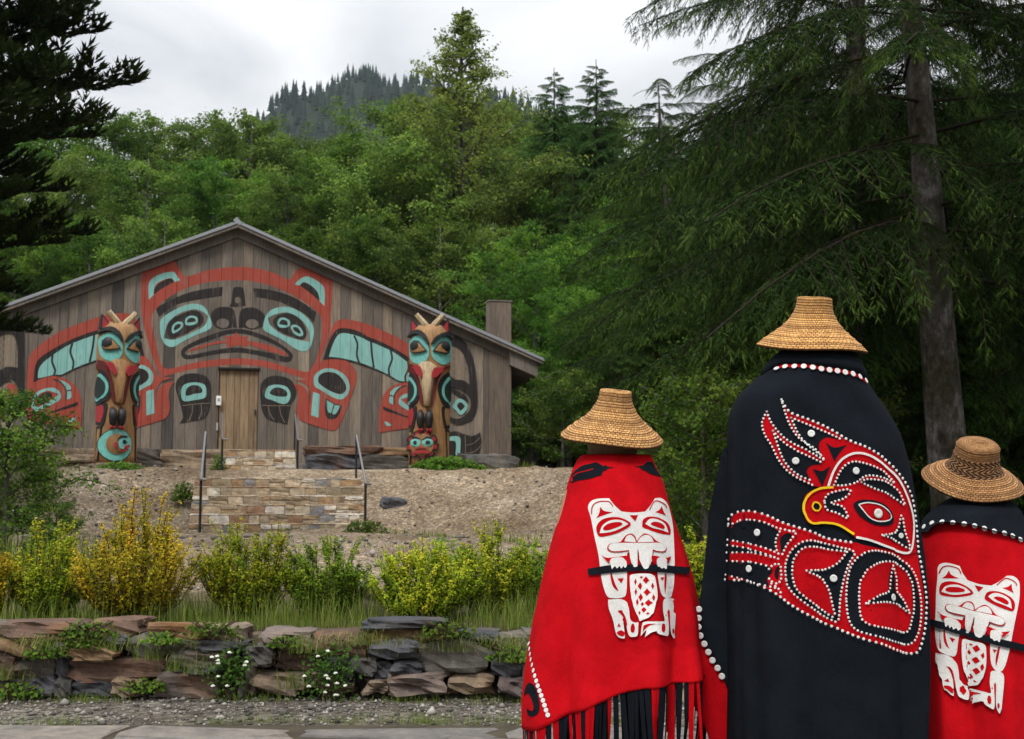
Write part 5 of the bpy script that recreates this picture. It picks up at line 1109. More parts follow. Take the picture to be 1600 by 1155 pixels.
for j in (0, 1):
    for k in range(CN + 1):
        q = Vector(V[5 * (CN + 1) + k]); x = q.x; z = q.z + .03 - .002 - .013 * j; w_ = on(min(max(x, -.17), .185), z, .007 - .002 * j); V2.append(tuple(Vector((x, (w_.y if w_ else q.y) + max(0, abs(x - .01) - .16) * 1.5, q.z - .002 - .013 * j))))
mesh_obj('collar_trim', V2, [(k, k + 1, CN + 2 + k, CN + 1 + k) for k in range(CN)], FRED, co, True)
for x, z in along(list(zip(TX, TZ))[1:-1], 0.0285):
    if -.165 < x < .18: button(on, x, z - .011, .0105, co, BTN, .009)
# robe side panel with red border, draped over the left arm
def sheet(x, z, h=0): 
    t = -0.30 - x; return Vector((x, 0.02 + 0.22 * max(t, 0) + 0.012 * math.sin(z * 9 + x * 20) - h, z - 0.03))
for nm, data, mt, h in (('side_panel', FLAP_BLACK, FBLK, 0.005), ('robe_corner', FLAP_RED, FRED, 0.0)):
    tr = cut(cut(tris_of([spline(parse(data)[0], True, 4)]), 0, [-.6 + .03 * i for i in range(30)]), 1, [.05 * i for i in range(40)])
    V, F = weld(tr, lambda x, z: sheet(x, z, h)); o = mesh_obj(nm, V, F, mt, rm, True); md = o.modifiers.new('t', 'SOLIDIFY'); md.thickness = .004; md.offset = 0
for x, z in along([p[:2] for p in parse(FLAP_BTN)[0]], 0.0315): button(lambda x, z, h: sheet(x, z, h), x, z, .0115, rm, BTN, .012)
HATM = m_weave('woven_cedar_golden', (0.74, 0.43, 0.16), (0.56, 0.29, 0.095), (0.13, 0.055, 0.015), 62, 15)
hat(pm, S_(0, [(26, 0), (27.5, 3), (28.5, 14), (33, 27), (39, 37), (49, 48), (61, 58), (75, 69), (85, 78), (86.5, 80)], 1.0), (.014, -.005, 1.854 - .03), (R(8), R(3.0), 0), HATM)
# --- person in the red fringed robe
pl = empty('person', (PL[0], PL[1], 0.03), 0, 'person in a fringed red robe with black shoulder feathers and white beaver design', 'person', 'people in robes seen from behind')
body(pl, 1.40); hair(pl, 1.40, m_plain('light_brown_hair', hexc('6b5138'), 0.5, 0.3, var=0.5, sc=40), 1.52)
rl, on1 = robe_obj(pl, lower(ROBE_L), FRED); onl = lambda x, z, h: on1(x, z - 0.03, h)
applique(BEAVER_L, onl, rl, NM, {'S7': .0035}); applique(FEATHERS_L, onl, rl, {'black': 'black_feather', 'red': 'feather_quill'}, {'S8': .003}); applique(HOOK_L, onl, rl, {'black': 'black_hook'}, {})
for x, z in along([p[:2] for p in parse(LBTN)[0]], 0.0165): button(onl, x, z, .0083, rl, BTN, .004)
rf = random.Random(21); nphi = 121; hemv = ROBE_L[0][-nphi:]; pts = [Vector((x, y, z - .03)) for x, y, z in hemv]
line = [(0.0, pts[0])]
for p in pts[1:]: line.append((line[-1][0] + (p - line[-1][1]).length, p))
s0 = 0.008
while s0 < line[-1][0] - 0.03:
    wd = rf.uniform(.011, .023)
    i = bisect.bisect_right([l[0] for l in line], s0 + wd / 2) - 1; i = min(i, len(line) - 2)
    t = (s0 + wd / 2 - line[i][0]) / max(line[i + 1][0] - line[i][0], 1e-6); p = line[i][1].lerp(line[i + 1][1], t); tg = (line[i + 1][1] - line[i][1]); tg.z = 0; tg.normalize(); nn = Vector((tg.y, -tg.x, 0))
    if nn.dot(p) < 0: nn = -nn
    ln = min(rf.uniform(.24, .34), p.z - .02); tw = rf.uniform(-1, 1) * rf.choice([.3, .8, 2.2, 3.0]); sw = rf.uniform(-.02, .02); V = []; ns = 9
    for j in range(ns + 1):
        u = j / ns; a = tw * u * u; c = p + Vector((0, 0, .012 - ln * u)) - nn * (.004 + .02 * u * u) + tg * (sw * u); d = (tg * math.cos(a) + nn * math.sin(a)) * wd / 2 * (1 - .15 * u); V += [c - d, c + d]
    o = mesh_obj('fringe_strip', V, [(2 * j, 2 * j + 1, 2 * j + 3, 2 * j + 2) for j in range(ns)], FRED if rf.random() < .5 else FBLK, rl, True); s0 += wd + rf.uniform(-.003, .008)
hat(pl, S_(0, [(24.5, 0), (25.5, 3), (26, 12), (29, 19), (34, 29), (43, 41), (58, 54), (74, 67), (80, 72.5), (81.5, 75)], 1.02), (.012, -.02, 1.523 - .03), (R(12), R(4.5), 0), m_weave('woven_cedar_tan', (0.70, 0.41, 0.17), (0.50, 0.26, 0.09), (0.13, 0.06, 0.02), 58, 14))
# --- child in the red robe with a black yoke
pc = empty('person', (PC[0], PC[1], 0.03), 0, 'shortest person in a red robe with black buttoned yoke and dark banded hat', 'person', 'people in robes seen from behind')
body(pc, 1.17); hair(pc, 1.15, HAIR2, 1.50)
rc, on2 = robe_obj(pc, lower(ROBE_C), FRED); onc = lambda x, z, h: on2(x, z - 0.03, h)
applique(BEAVER_C, onc, rc, NM, {'S7': .0035})
# yoke: the same loft again, a little larger, cut off along the button line
yk = [(p[0], p[1]) for p in parse(YOKE_C)[0]]; yx = [p[0] for p in yk]; yz = [p[1] for p in yk]
zc = float(np.mean(yz)); V = []; F = []; n = 121; top = [i for i in range(64) if ROBE_C[0][i * n][2] > min(yz) - .05]
for i in range(len(top)):
    for k in range(n):
        x, y, z = ROBE_C[0][top[i] * n + k]; zl = float(np.interp(x, yx, yz)) if y < 0 else zc - .03
        V.append((x * 1.012 + 0.0, y * 1.02 - .002 * (y < 0), max(z, zl) - .03 + .004))
for i in range(len(top) - 1): F += [(i * n + k, i * n + k + 1, (i + 1) * n + k + 1, (i + 1) * n + k) for k in range(n - 1)]
yo = mesh_obj('black_yoke', V, F, FBLK, rc, True)
for x, z in yk: button(onc, x, z, .0098, rc, BTN, .008)
hat(pc, [(a / 433 * 1.04, -b / 433 * 1.04) for a, b in [(30, 0), (31.5, 3), (33, 14), (36, 30), (40, 39), (50, 46), (63, 53), (74, 60), (77, 63)]], (.008, -.03, 1.330 - .03), (R(26), R(1.5), 0), m_weave('woven_cedar_brown', (0.47, 0.26, 0.115), (0.34, 0.17, 0.065), (0.10, 0.05, 0.018), 60, 16, band=(0.42, 0.66)))
# ------------------------------------------------------------ vegetation helpers
def unit(a): return a / np.maximum(np.linalg.norm(a, axis=-1, keepdims=True), 1e-9)
def rhombs(C, N, T, L, W, fold=0.25):
    """leaf-shaped folded quads: centre, normal, long axis, length, width"""
    T = unit(T - N * (T * N).sum(-1, keepdims=True)); B = np.cross(N, T); L = np.asarray(L)[:, None]; W = np.asarray(W)[:, None]
    up = N * W * fold
    V = np.stack([C - T * L / 2, C + B * W / 2 + up + T * L * .06, C + T * L / 2, C - B * W / 2 + up + T * L * .06], 1).reshape(-1, 3)
    return V, np.arange(len(V)).reshape(-1, 4)
def join(parts):
    Vs, Fs, vr = [], [], []; b = 0
    for V, F, v in parts:
        Vs.append(V); Fs.append(F + b); vr.append(v); b += len(V)
    return np.concatenate(Vs), np.concatenate(Fs), np.concatenate(vr)
def rnd_dirs(rs, n): return unit(rs.normal(size=(n, 3)))
G = lambda h: hexc(h)
LEAF_ALDER = m_leaf('leaf_alder', [(0, (0.035, 0.088, 0.012)), (0.5, (0.094, 0.195, 0.021)), (1, (0.201, 0.319, 0.038))], 0.45)
LEAF_ALDER2 = m_leaf('leaf_alder_light', [(0, (0.053, 0.106, 0.019)), (0.5, (0.124, 0.206, 0.031)), (1, (0.236, 0.319, 0.059))], 0.42)
LEAF_CONE = m_leaf('leaf_tall_tree', [(0, (0.071, 0.112, 0.021)), (0.5, (0.165, 0.224, 0.035)), (1, (0.283, 0.330, 0.059))], 0.45)
NEEDLE = m_leaf('needle_spruce', [(0, (0.006, 0.018, 0.004)), (0.5, (0.024, 0.055, 0.009)), (1, (0.10, 0.165, 0.022))], 0.2, 0.6, 0.06)
NEEDLE_D = m_leaf('needle_dark_pine', [(0, (0.007, 0.014, 0.004)), (0.6, (0.018, 0.034, 0.008)), (1, (0.045, 0.072, 0.012))], 0.15, 0.6, 0.05)
NEEDLE_L = m_leaf('needle_hemlock', [(0, (0.020, 0.056, 0.014)), (0.5, (0.042, 0.105, 0.022)), (1, (0.098, 0.189, 0.036))], 0.25, 0.6, 0.08)
FARN = m_leaf('needle_far', [(0, (0.006, 0.016, 0.012)), (1, (0.018, 0.036, 0.024))], 0.1, 0.7, 0.02)
BUSH = m_leaf('leaf_bush', [(0, (0.030, 0.071, 0.009)), (0.5, (0.081, 0.149, 0.018)), (1, (0.172, 0.230, 0.032))], 0.35)
def m_bark(name, c1, c2, c3):
    t = NT(name); geo = t.n('ShaderNodeNewGeometry'); mp = t.n('ShaderNodeMapping'); mp.inputs['Scale'].default_value = (1, 1, .45); t.l(geo.outputs['Position'], mp.inputs[0])
    a = t.noise(mp.outputs[0], 8, 9, 0.75); b = t.noise(geo.outputs['Position'], 1.6, 6, 0.7); vo = t.n('ShaderNodeTexVoronoi'); vo.inputs['Scale'].default_value = 13; t.l(mp.outputs[0], vo.inputs['Vector'])
    c = t.ramp(a, [(0.3, c1), (0.5, c2), (0.7, c3)]); c = t.mix(t.ramp(b, [(0.45, (0, 0, 0)), (0.62, (0.8,) * 3)]), c, (0.035, 0.032, 0.010))
    return t.pbr(c, 0.9, t.bump(t.math('ADD', a, vo.outputs['Distance']), 1.0, 0.06), 0.1)
BARK = m_bark('bark_spruce', (0.022, 0.017, 0.013), (0.095, 0.083, 0.074), (0.29, 0.275, 0.26)); BARK2 = m_bark('bark_alder', (0.06, 0.055, 0.048), (0.14, 0.13, 0.115), (0.24, 0.23, 0.21)); BARKD = m_bark('bark_dark', (0.012, 0.010, 0.008), (0.03, 0.024, 0.018), (0.05, 0.042, 0.034))
def limb(a, d, L, up, rs, n=5):
    """a curved limb: start, direction, length, upward bend"""
    P = [np.array(a, float)]; d = unit(np.array(d, float))
    for i in range(n):
        d = unit(d + np.array([0, 0, up / n]) + rs.normal(size=3) * .10); P.append(P[-1] + d * L / n)
    return P
def broadleaf(seed, H, Rd, low=0.12, conic=0.0, nl=24, nleaf=36000, leaf=.12, open_=0.0, spread=.30, subs=6):
    """tapered trunk, limbs and sub-limbs; leaves strung in loose drooping sprays along the outer limbs"""
    rs = np.random.default_rng(seed); tr = MB(); trunk = [(0, 0, -0.3)]; x = y = 0
    for i in range(1, 9):
        x += rs.normal() * .02 * H / 8; y += rs.normal() * .02 * H / 8; trunk.append((x, y, H * i / 8 * .97))
    r0 = .014 * H + .03; tr.tube(trunk, [r0 * (1 - .88 * i / 8) for i in range(9)], 8)
    tp = np.array(trunk); segs = []
    for k in range(nl):
        f = low + (0.985 - low) * (k + rs.random()) / nl; q = f * 8; i = min(int(q), 7); p = tp[i] + (tp[i + 1] - tp[i]) * (q - i)
        g = (f - low) / (1 - low); prof = max(1 - g, .03) if conic else max(math.sin(math.pi * min(1, .20 + .80 * g)) ** .7, .26)
        L = Rd * prof * rs.uniform(.65, 1.18); az = k * 2.4 + rs.normal() * .35; up = .55 if conic else .8 - .35 * g
        P = limb(p, [math.cos(az), math.sin(az), up], L, .20, rs); tr.tube(P, [max(.007 * H * (1 - g * .7) * (1 - j / 6), .010) for j in range(6)], 5, False)
        sc = (.42 + .58 * prof) if conic else 1.0; tint = rs.uniform(.15, .7)
        for j in range(2, 5): segs.append((P[j], P[j + 1], spread * sc * rs.uniform(.7, 1.3), tint))
        for _ in range(subs):
            j = rs.integers(1, 5); t = rs.random(); o = P[j] * (1 - t) + P[j + 1] * t; az2 = az + rs.choice([-1, 1]) * rs.uniform(.4, 1.3)
            S = limb(o, [math.cos(az2), math.sin(az2), rs.uniform(-.15, .7)], L * rs.uniform(.22, .5) + .12, -.05, rs, 3); tr.tube(S, [.014, .011, .008, .005], 3, False)
            if rs.random() < open_: continue
            t2 = tint + rs.normal() * .13
            for m in range(3): segs.append((S[m], S[m + 1], spread * sc * rs.uniform(.55, 1.35), t2))
    A = np.array([s[0] for s in segs]); B = np.array([s[1] for s in segs]); Rr = np.array([s[2] for s in segs]); Tn = np.array([s[3] for s in segs])
    wgt = (np.linalg.norm(B - A, axis=1) + (.25 if conic else .05)) * (Rr + .08); n = rs.choice(len(segs), nleaf, p=wgt / wgt.sum()); t = rs.random((nleaf, 1)); c = A[n] * (1 - t) + B[n] * t
    off = rs.normal(size=(nleaf, 3)) * (Rr[n] * .62)[:, None] * np.array([1, 1, .42]); c = c + off; c[:, 2] -= .35 * (off[:, 0] ** 2 + off[:, 1] ** 2) / (Rr[n] + .05)
    ow = c * np.array([1, 1, 0]); ow = ow / (np.linalg.norm(ow, axis=1, keepdims=True) + .3); N = unit(np.array([0, 0, .75]) + ow * .7 + rs.normal(size=(nleaf, 3)) * .6)
    L = leaf * rs.uniform(.6, 1.3, nleaf); V, F = rhombs(c, N, rs.normal(size=(nleaf, 3)) + ow * .6 + np.array([0, 0, -.6]), L, L * rs.uniform(.5, .75, nleaf))
    return tr, (V, F, np.repeat(np.clip(Tn[n] + rs.normal(size=nleaf) * .15, 0, 1), 4))
def tree_proto(name, tr, crown, leafm, barkm):
    e = empty(name); tr.build('trunk', barkm, e, True); V, F, v = crown; mesh_obj('crown', V, F, leafm, e, var=v); return e
# ------------------------------------------------------------ conifers
def needle_twigs(rs, A, D, L, size, k=5, wid=.16):
    """little needle sprays: at points A along directions D with length L, herringbone blades"""
    n = len(A); parts = []
    for j in range(k):
        t = (j + .5) / k; s = 1 if j % 2 else -1
        side = unit(np.cross(D, rs.normal(size=(n, 3)) * .35 + np.array([0, 0, 1.0]))); dirn = unit(D + side * s * .42 + rs.normal(size=(n, 3)) * .14)
        if j == k - 1: dirn = D
        c = A + D * (L * t)[:, None]; ln = size * (1.05 - .3 * t) * rs.uniform(.7, 1.3, n); w = ln * wid * rs.uniform(.8, 1.4, n)
        nb = unit(np.cross(dirn, rs.normal(size=(n, 3)))); parts.append((np.stack([c - nb * w[:, None], c + nb * w[:, None], c + dirn * ln[:, None]], 1).reshape(-1, 3)))
    V = np.concatenate(parts); F = np.arange(len(V)).reshape(-1, 3); return V, F
def bough(seed, L, rise=.1, droop=.55, sec=.13, hang=.35, tw=.10, size=.06, k=5, spread=.5, step=.09, wid=.16, wmin=.3):
    """flat conifer bough along +X with hanging side sprays; returns blades, their tint and the wood"""
    rs = np.random.default_rng(seed); A = []; D = []; LL = []; tint = []; wood = MB()
    def axis(t): return np.array([t * L, .06 * L * math.sin(t * 3 + seed), rise * L * t - droop * L * .5 * t * t])
    wood.tube([axis(t) for t in np.linspace(0, 1, 7)], [.013 * L / 3 * (1 - .85 * t) + .004 for t in np.linspace(0, 1, 7)], 5, False)
    t = .16; side = 1
    while t < 1:
        p = axis(t); l2 = (spread * L * (1 - t) ** .8 + .14) * rs.uniform(.65, 1.15); a = rs.uniform(.6, 1.0) * side; d = np.array([math.cos(a), math.sin(a), -.05]); side = -side; P = [p]; m = max(3, int(l2 / step))
        for i in range(m):
            d = unit(d + np.array([0, 0, -hang * 1.6 / m]) + rs.normal(size=3) * .05); P.append(P[-1] + d * l2 / m)
        if l2 > wmin: wood.tube(P[::2] if len(P) > 4 else P, [.0045] * len(P[::2] if len(P) > 4 else P), 3, False)
        for i in range(1, m + 1):
            dd = unit(P[i] - P[i - 1])
            for s in (-1, 1):
                sd = unit(np.cross(dd, [0, 0, 1])) * s; q = unit(dd * .8 + sd * .7 + np.array([0, 0, -hang * rs.uniform(.1, 1.0)])); A.append(P[i - 1] + (P[i] - P[i - 1]) * rs.random()); D.append(q); LL.append(tw * rs.uniform(.7, 1.5)); tint.append(.25 + .35 * i / m + rs.normal() * .12)
        A.append(P[-1]); D.append(unit(P[-1] - P[-2])); LL.append(tw); tint.append(.72)
        t += sec / L * rs.uniform(.15, .85)
    V, F = needle_twigs(rs, np.array(A), np.array(D), np.array(LL), size, k, wid)
    n = len(A); v = np.tile(np.repeat(np.clip(tint, 0, 1), 3), k); return V, F, v, wood
def place_boughs(lst, boughs):
    """lst: (origin, azimuth, pitch, scale, bough index)"""
    parts = []; wood = MB()
    for o, az, pt, sc, bi in lst:
        V, F, v, w = boughs[bi]; M = np.array(Matrix.Rotation(az, 3, 'Z') @ Matrix.Rotation(-pt, 3, 'Y')) * sc
        parts.append((V @ M.T + np.array(o), F, v)); wood.add([tuple(M @ np.array(q) + np.array(o)) for q in w.v], w.f)
    return join(parts), wood
def conifer(name, seed, H, Rd, low, n, boughs, leafm, barkm, r0, conic=1.0, pitch=(.15, -.25), lean=0.0, lowr=1.0, bias=1.15):
    rs = np.random.default_rng(seed); e = empty(name); lst = []
    ax = lambda z: np.array([lean * z, .02 * math.sin(z), z])
    for k in range(n):
        f = (k + rs.random()) / n; f = f ** bias; z = low + (H * .98 - low) * f; R_ = Rd * (1 - f * conic) ** .75 * (lowr + (1 - lowr) * min(1, f / .3)) + .12; bi = rs.integers(len(boughs)); Lb = boughs[bi][4] if len(boughs[bi]) > 4 else 3.0
        lst.append((ax(z), k * 2.39996 + rs.normal() * .25, pitch[1] + (pitch[0] - pitch[1]) * f + rs.normal() * .06, R_ / Lb * rs.uniform(.8, 1.15), bi))
    (V, F, v), wood = place_boughs(lst, [b[:4] for b in boughs])
    tr = MB(); zz = np.linspace(-.4, H, 12); tr.tube([tuple(ax(max(z, 0)) + np.array([0, 0, z - max(z, 0)])) for z in zz], [max(r0 * (1 - .95 * max(z, 0) / H) * (1.25 if z <= 0 else 1), .012) for z in zz], 14)
    tr.build('trunk', barkm, e, True); wood.build('branches', BARKD, e, True); mesh_obj('crown', V, F, leafm, e, var=v); return e
def BG(L, *a, **k): return (*bough(*a, L=L, **k), L)

# ------------------------------------------------------------ far hill and its wood
rs = np.random.default_rng(5); hx = np.linspace(-420, 320, 60); hy = np.linspace(700, 1300, 26)
def hillz(x, y): return 28 + 292 * np.exp(-(((x + 70) / 190) ** 2)) * .34 + 195 * np.exp(-((y - 960) / 210) ** 2) * (0.55 + .45 * np.exp(-((x + 95) / 260) ** 2)) + 8 * np.sin(x * .03) + 5 * np.sin(x * .11 + y * .05)
HXg, HYg = np.meshgrid(hx, hy); idx = np.arange(len(hx) * len(hy)).reshape(len(hy), len(hx)); F = np.stack([idx[:-1, :-1], idx[:-1, 1:], idx[1:, 1:], idx[1:, :-1]], -1).reshape(-1, 4)
hill = tag(mesh_obj('hill', np.stack([HXg, HYg, hillz(HXg, HYg)], -1).reshape(-1, 3), F, m_plain('hill_ground', (0.016, 0.026, 0.016), 0.95, 0.1), smooth=True), kind='structure')
def far_conifer(rs, h):
    V = []; F = []; n = 5
    for k in range(6):
        z0 = h * (.10 + .145 * k); z1 = z0 + h * .24; r = h * .22 * (1 - k / 6.3); b = len(V)
        for i in range(n * 2):
            a = math.pi * i / n + k; q = r * (1.0 if i % 2 else .55) * rs.uniform(.75, 1.25); V.append((math.cos(a) * q, math.sin(a) * q, z0 - (h * .03 if i % 2 else 0)))
        V.append((0, 0, z1)); F += [(b + i, b + (i + 1) % (2 * n), b + 2 * n) for i in range(2 * n)]
    return np.array(V), np.array(F)
FT = [far_conifer(rs, 1.0) for _ in range(5)]; parts = []
for k in range(1700):
    x = rs.uniform(-330, 120); y = rs.uniform(720, 985); V, F = FT[rs.integers(5)]; h = rs.uniform(7, 15); parts.append((V * [h, h, h] + [x, y, hillz(x, y) - .5], F, np.full(len(V), np.clip(rs.normal(.5, .25), 0, 1))))
V, F, v = join(parts); tag(mesh_obj('distant_forest', V, F, FARN, var=v), 'dark conifer forest covering the far hill', 'forest', kind='stuff')

# ------------------------------------------------------------ woods behind the house
al = [tree_proto('alder_tree', *broadleaf(11, 11, 3.6, low=.12, nl=34), LEAF_ALDER, BARK2), tree_proto('alder_tree', *broadleaf(12, 12, 3.2, nl=34, low=.06), LEAF_ALDER, BARK2),
      tree_proto('alder_tree', *broadleaf(13, 10, 3.8, nl=34, low=.05), LEAF_ALDER2, BARK2), tree_proto('alder_tree', *broadleaf(14, 12, 3.2, nl=36, leaf=.11, open_=.12, low=.12), LEAF_ALDER2, BARK2)]
cone = tree_proto('cottonwood_tree', *broadleaf(31, 19, 8.2, low=.08, conic=1, nl=150, nleaf=62000, leaf=.14, open_=.06, spread=.46, subs=5), LEAF_CONE, BARK2)
shr = [tree_proto('understory_bush', *broadleaf(41, 3.2, 1.5, low=.08, nl=22, nleaf=9000, leaf=.075, spread=.17), BUSH, BARK2), tree_proto('understory_bush', *broadleaf(42, 2.6, 1.4, low=.05, nl=22, nleaf=9000, leaf=.065, spread=.15), BUSH, BARK2)]
HB = [BG(2.6, 61, rise=.05, droop=.75, sec=.17, hang=.9, tw=.15, size=.17, k=3, wid=.11, wmin=.75), BG(2.6, 62, rise=.12, droop=.8, sec=.17, hang=1.0, tw=.15, size=.17, k=3, wid=.11, wmin=.75)]
hem = [conifer('hemlock_tree', 71, 15, 3.6, 1.2, 160, HB, NEEDLE_L, BARKD, .2, conic=.97, pitch=(.45, -.15), bias=.72), conifer('hemlock_tree', 72, 13, 2.5, .8, 115, HB, NEEDLE, BARKD, .18, conic=.93, pitch=(.3, -.2), bias=.95)]
SK = dict(sec=.11, tw=.11, size=.058, k=9, step=.075, wid=.075, wmin=.55)
SBg = [BG(3.4, 81, rise=.06, droop=.55, hang=.75, spread=.40, **SK), BG(3.4, 82, rise=.10, droop=.7, hang=.95, spread=.40, **SK), BG(3.0, 83, rise=.02, droop=.5, hang=.6, spread=.45, **SK)]
print('bough tris', [len(b[1]) for b in SBg])
spr = conifer('spruce_tree', 91, 11.5, 4.0, 3.2, 63, SBg, NEEDLE, BARK, .24, conic=.7, pitch=(.1, -.12), lean=-.07)
used = set()
def plant(proto, x, y, s=1.0, rz=0.0, label='', cat='tree', group=None, sz=None, dz=0.0):
    o = proto if proto.name not in used else copy_of(proto); used.add(o.name)
    o.location = (x, y, float(zt(x, y)) + dz); o.scale = (s, s, sz or s); o.rotation_euler = (0, 0, rz); o["label"] = label; o["category"] = cat
    if group: o["group"] = group
    elif "group" in o: del o["group"]
    return o
# the wood behind the house, back to front: (x, y, scale, kind)
def W(pxx, y): return (pxx - 800) / 2000 * y
GA = 'leafy trees behind the plank house'
def height_to(pyy, x, y, H): return (1.1 + (790 - pyy) / 2000 * y - float(zt(x, y))) / H
rp = random.Random(77); HT = [11, 12, 10, 12]
A_ROWS = [  # treeline position along the view, crown-top row, distance, kind, what singles it out
    (40, 185, 68, 0, 'leafy green tree high behind the dark pine at the left edge'), (165, 168, 68, 1, 'leafy tree at the skyline just right of the dark pine'), (290, 168, 69, 3, 'pale leafy tree on the skyline left of the far hill'),
    (385, 165, 68, 2, 'broad leafy tree on the skyline in front of the hill summit'), (490, 205, 70, 3, 'leafy tree in the dip of the skyline below the hill'), (600, 148, 67, 2, 'bright green leafy tree left of the tallest tree'),
    (690, 165, 70, 1, 'leafy tree hidden behind the tallest tree'), (805, 170, 68, 3, 'leafy tree on the skyline right of the tallest tree'), (985, 180, 66, 2, 'light leafy tree on the skyline beside the right-hand spruces'), (1090, 200, 64, 1, 'leafy tree deep behind the spruce boughs'),
    (110, 160, 72, 0, 'leafy tree in the back row near the dark pine'), (232, 168, 73, 2, 'leafy back row tree between the dark pine and the hill'), (345, 170, 72, 1, 'leafy back row tree below the left foot of the hill'), (455, 205, 74, 2, 'leafy back row tree below the hill summit'), (548, 195, 71, 1, 'leafy back row tree below the right flank of the hill'), (640, 140, 73, 0, 'leafy back row tree just left of the tallest crown'), (760, 150, 73, 2, 'leafy back row tree just right of the tallest crown'), (900, 170, 70, 0, 'leafy back row tree between the two hemlocks'),
    (-30, 250, 56, 1, 'leafy tree low behind the dark pine, at the frame edge'), (95, 245, 57, 2, 'leafy tree above the left end of the roof'), (215, 225, 56, 3, 'loose pale tree above the left roof slope'), (330, 230, 57, 0, 'leafy tree straight above the left shoulder of the roof'),
    (445, 250, 56, 3, 'pale grey-green tree above the roof ridge'), (545, 205, 57, 0, 'dense green tree above the right roof shoulder'), (640, 215, 54, 2, 'bright leafy tree at the foot of the tallest tree'), (775, 230, 57, 1, 'leafy tree right of the tallest trunk, middle row'),
    (860, 245, 55, 2, 'leafy tree below the two pointed hemlocks'), (960, 255, 53, 0, 'leafy tree in the middle row right of the hemlocks'), (1060, 270, 52, 3, 'leafy tree in the middle row behind the spruce'),
    (20, 340, 49.5, 0, 'front row leafy tree at the left end of the house'), (130, 330, 50, 1, 'front row leafy tree by the left eave'), (250, 330, 49.5, 2, 'front row tree rising over the left roof slope'), (480, 335, 49.5, 1, 'front row tree just right of the ridge'),
    (590, 320, 50, 0, 'front row dark tree over the right roof slope'), (690, 340, 48.5, 2, 'front row leafy tree above the right-hand totem pole'), (770, 330, 49, 3, 'front row pale tree behind the corner post')]
for pxx, pyy, y, k, lab in A_ROWS:
    x = W(pxx, y); plant(al[k], x, y, height_to(pyy, x, y, HT[k]), rp.uniform(0, 6), lab, 'tree', GA)
GB = 'leafy trees beside the right end of the house'
for pxx, pyy, y, k, lab in ((835, 345, 41, 0, 'leafy tree rising right behind the corner post'), (905, 330, 43, 1, 'leafy tree right of the house, second from the post'), (965, 350, 40, 0, 'leafy tree between the eave and the spruce boughs'), (1035, 400, 38, 0, 'leafy tree behind the hat of the fringed-robe person'), (890, 440, 37, 0, 'low leafy tree just beyond the eave'), (985, 450, 36, 0, 'low leafy tree above the fringed-robe person')):
    x = W(pxx, y); plant(al[k], x, y, height_to(pyy, x, y, HT[k]), rp.uniform(0, 6), lab, 'tree', GB)
x = W(712, 56); plant(cone, x, 56, height_to(-35, x, 56, 19), .4, 'tallest tree, slender and pointed, rising above the roof', 'tree')
for pxx, pyy, y, k, lab in ((868, 88, 60, 0, 'pointed hemlock on the skyline, left one of the pair'), (935, 74, 54, 0, 'pointed hemlock on the skyline, right one of the pair'), (1036, 118, 46, 1, 'small pointed hemlock tip left of the big spruce')):
    x = W(pxx, y); plant(hem[k], x, y, height_to(pyy, x, y, 15 if k == 0 else 13), rp.uniform(0, 6), lab, 'tree', 'hemlocks on the skyline')
# the dark spruce wood on the right
plant(spr, 4.83, 14, 1.0, 0.5, 'big spruce with bare grey trunk and drooping boughs behind the child', 'tree', 'spruces of the dark wood')
for x, y, s, rz, lab in ((5.0, 19.5, 1.15, 2.2, 'spruce in the shade right behind the black-robed person'), (9.2, 19, 1.05, 4.0, 'spruce with dark trunk at the right frame edge'), (5.0, 25.5, .85, 1.2, 'spruce whose boughs hang over the fringed-robe person'), (6.6, 27, 1.0, 3.1, 'spruce deep in the shade left of the grey trunk'), (11.5, 27, 1.1, 5.1, 'spruce deep in the shade right of the grey trunk'), (4.6, 33, .95, .2, 'farther spruce behind the hanging boughs'), (8.8, 35, 1.1, 1.9, 'farthest spruce in the dark wood'), (14.5, 34, 1.15, 2.6, 'outermost spruce in the dark wood')):
    plant(spr, x, y, s, rz, lab, 'tree', 'spruces of the dark wood')
for x, y, s, rz, lab in ((3.75, 21.5, .52, .3, 'young hemlock with light drooping tips left of the black robe'), (2.75, 24, .5, 2.0, 'young hemlock behind the woven hat of the fringed-robe person'), (5.9, 17.5, .42, 1.1, 'young hemlock under the big spruce'), (7.4, 23, .6, 3.2, 'young hemlock in the shade by the grey trunk')):
    plant(hem[1], x, y, s, rz, lab, 'tree', 'young hemlocks under the spruces')
for pxx, pyy, y, k, lab in ((1180, 160, 58, 1, 'leafy tree far behind the spruces, left of the grey trunk'), (1300, 120, 55, 0, 'leafy tree far behind the black-robed person'), (1420, 130, 58, 1, 'leafy tree far behind the grey trunk'), (1530, 110, 54, 0, 'leafy tree far behind the child'), (1650, 120, 56, 1, 'leafy tree far behind at the right frame edge')):
    x = W(pxx, y); plant(al[k], x, y, height_to(pyy, x, y, HT[k]), rp.uniform(0, 6), lab, 'tree', 'leafy trees behind the dark wood')
for x, y, s, rz, lab in ((8.6, 30, .8, .5, 'dark hemlock far behind the black robe'), (12.0, 33, .9, 2.0, 'dark hemlock far behind the grey trunk'), (16.5, 33, .9, 3.0, 'dark hemlock far behind the child'), (10.4, 25, .7, 1.0, 'dark hemlock between the grey trunk and the frame edge'), (6.2, 38, .9, 4.0, 'dark hemlock at the back of the wood'), (2.2, 45.5, .9, 1.0, 'dark hemlock behind the leafy trees right of the eave'), (4.4, 43, .9, 2.2, 'dark hemlock behind the fringed-robe person')):
    plant(hem[1], x, y, s, rz, lab, 'tree', 'dark hemlocks inside the wood')
